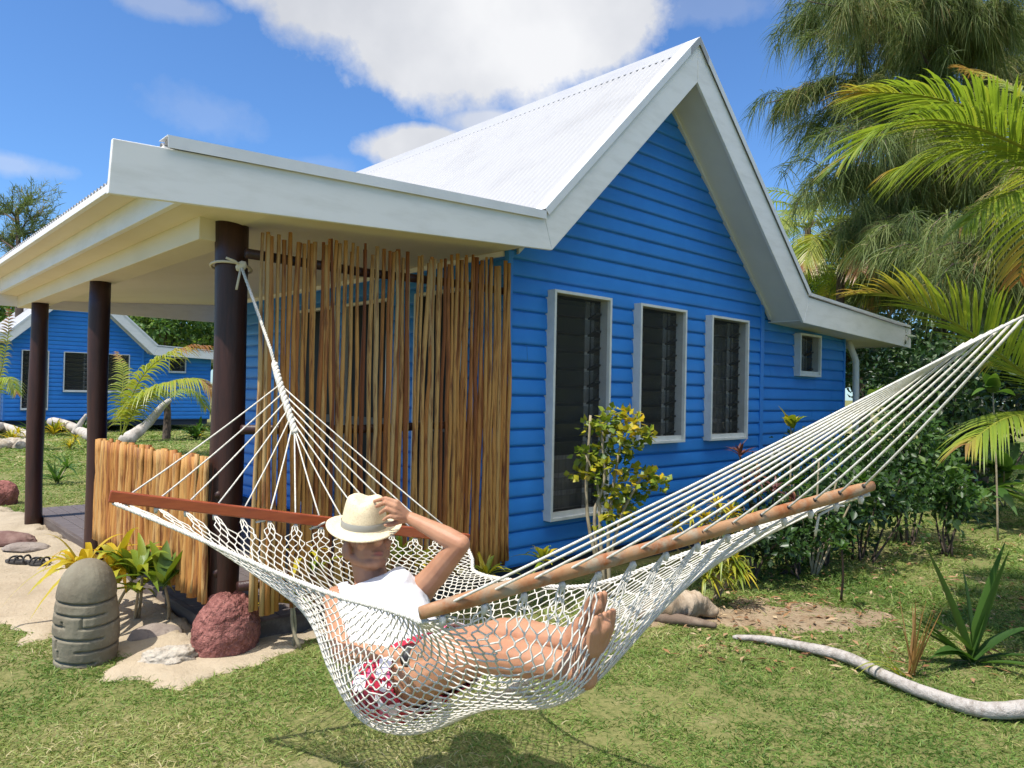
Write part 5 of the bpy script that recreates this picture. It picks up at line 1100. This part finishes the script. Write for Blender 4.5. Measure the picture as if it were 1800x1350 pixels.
log('driftwood_log', [gr(-40, 772, .3), at(0, 750, 22.5), at(40, 762, 22), gr(62, 778, .12)], [.16, .15, .13, .08], 'pale driftwood trunk lying at the far left below the blue wall', 5, MATS['pale_driftwood'], group=BR)
log('driftwood_log', [at(85, 740, 23), at(118, 748, 23), at(145, 760, 22.7), gr(172, 772, .15)], [.15, .16, .18, .12], 'thick pale driftwood trunk between the two veranda posts', 6, MATS['pale_driftwood'], group=BR)
log('driftwood_branch', [at(130, 762, 22.8), at(143, 742, 22.8), at(152, 728, 22.8)], [.10, .08, .04], 'forked stub standing up from the thick pale trunk', 7, MATS['pale_driftwood'], group=BR)
# sandals
SOLE = mat('sandal_sole', (.055, .05, .045), .8, .2, noise=(20, 3, (.10, .09, .08), .5, .7)); STRAP = mat('sandal_strap', (.035, .033, .03), .6, .3)
def sandal(c, az, label):
    t = thing('sandal', c, label, 'sandal', 'pair of dark sandals on the sand', 0.0); d = np.array([math.cos(az), math.sin(az), 0]); s = np.array([-d[1], d[0], 0]); n = 28; P = []
    for k in range(n):
        a = 2*math.pi*k/n; x = math.cos(a)*.135; w = .042+.012*math.cos(a)*1.0-.008*math.cos(2*a); P.append(np.array(c)+d*x+s*math.sin(a)*w+np.array([0, 0, .004]))
    MB().prism(P, (0, 0, .022)).build('sole', SOLE, t, bevel=.004)
    c = np.array(c); z = np.array([0, 0, 1.0]); m = MB()
    for xf, wd, hh in ((.055, .05, .055), (.0, .048, .06), (-.085, .042, .075)):
        m.tube(path([c+d*xf-s*wd+z*.02, c+d*(xf+.004)-s*wd*.75+z*hh*.8, c+d*xf+z*hh, c+d*(xf+.004)+s*wd*.75+z*hh*.8, c+d*xf+s*wd+z*.02], 14), .009, 6)
    m.tube(path([c+d*.055+z*.055, c+d*.03+z*.062, c+z*.06], 6), .007, 6); m.build('strap', STRAP, t)
sandal(gr(33, 990, .03), 2.2, 'left dark sandal, lying askew on the sand below the brown stones'); sandal(gr(69, 993, .035), 2.0, 'right dark sandal, nearer the yellow plant on the sand')

# ------------------------------------------------------------------ beyond the near veranda: the second bungalow, its garden, the left edge
h2 = copy_tree(hut); h2.location = (XL+.10, GY+23.5, 0.20); h2['label'] = 'far blue bungalow with white barge boards seen between the veranda posts'
def kids_named(o, n): return [c for c in kids(o) if c.name.split('.')[0] == n]
pb = gr(292, 772); pcx = pb+np.array([0, 0, 1.15])
palm('coconut_palm', pb, pcx, 0, .5, 2.0, 'young palm with yellowing fronds in front of the far bungalow', 'palm', 'young palms on the far lawn', seed=81, r=(.12, .09), explicit=[
    dict(P=[at(215, 765, 17), at(235, 690, 17), at(270, 640, 17), at(330, 610, 17), at(365, 608, 17)], leaf=.8, n=64, width=.06, val=.55, dry=.3, droop=.7),
    dict(P=[at(215, 765, 17), at(250, 700, 16.8), at(300, 672, 16.6), at(350, 668, 16.5), at(378, 690, 16.4)], leaf=.8, n=64, width=.06, val=.52, dry=.2, droop=.8),
    dict(P=[at(212, 765, 17), at(214, 700, 17), at(216, 650, 17.2), at(205, 620, 17.4)], leaf=.5, n=30, width=.05, val=.5, dry=.2, droop=.8),
    dict(P=[pcx, pcx+np.array([.5, .2, .35]), pcx+np.array([1.0, .3, .2]), pcx+np.array([1.3, .4, -.2])], leaf=.6, n=30, width=.05, val=.25, dry=.1, droop=.7),
    dict(P=[pcx, pcx+np.array([-.4, -.3, .35]), pcx+np.array([-.8, -.5, .2]), pcx+np.array([-1.1, -.6, -.2])], leaf=.6, n=30, width=.05, val=.25, dry=.1, droop=.7)])
pb = gr(10, 778); pcx = at(-12, 700, 17.5)
palm('coconut_palm', pcx*np.array([1, 1, 0]), pcx, 0, .5, 2.0, 'pale thin palm sapling at the far left edge', 'palm', 'young palms on the far lawn', seed=82, r=(.07, .05), explicit=[
    dict(P=[at(-12, 700, 17.5), at(5, 640, 17.5), at(14, 590, 17.5), at(16, 545, 17.5)], leaf=.45, n=26, width=.05, val=.6, dry=.3, droop=.7), dict(P=[at(-12, 700, 17.5), at(5, 668, 17.2), at(18, 665, 17.1), at(28, 690, 17)], leaf=.40, n=26, width=.05, val=.4, dry=.1, droop=.7)])
GL = 'small plants on the far lawn'
for k, (x, y, D, L, W, vv, mm, l) in enumerate([(100, 852, 11.5, .55, .05, (.35, .75), LEAFG, 'upright green lily-like plant on the lawn behind the outer post'), (350, 770, 17, .55, .06, (.3, .9), LEAFY, 'yellow-green bush behind the low stick fence'), (122, 790, 16, .45, .05, (.4, .8), LEAFY, 'small pale shrub right of the outer post'),
        (150, 745, 24, .8, .08, (.2, .8), LEAFG, 'low shrub under the far bungalow middle window'), (55, 745, 23, .8, .1, (.1, .6), LEAFG, 'dark green shrub at the corner of the far bungalow'), (95, 725, 22.5, .8, .07, (.3, .9), LEAFY, 'reedy shrub below the far left window'), (345, 735, 22, .9, .12, (.1, .7), LEAFG, 'leafy plant by the wall of the far bungalow wing'), (20, 760, 20, .6, .06, (.4, .9), LEAFY, 'yellowish plants behind the row of pale stones')]):
    b = gr(x, y) if y > 760 else at(x, y, D)*np.array([1, 1, 0])
    strap_plant('garden_plant', b, [(b+np.array([0, 0, .05]), 26, L, W, vv, (.3, 1.35), .5), (b+np.array([.15, .1, .25]), 14, L*.8, W, vv, (.1, 1.2), .6)], l, 500+k, mm, group=GL)
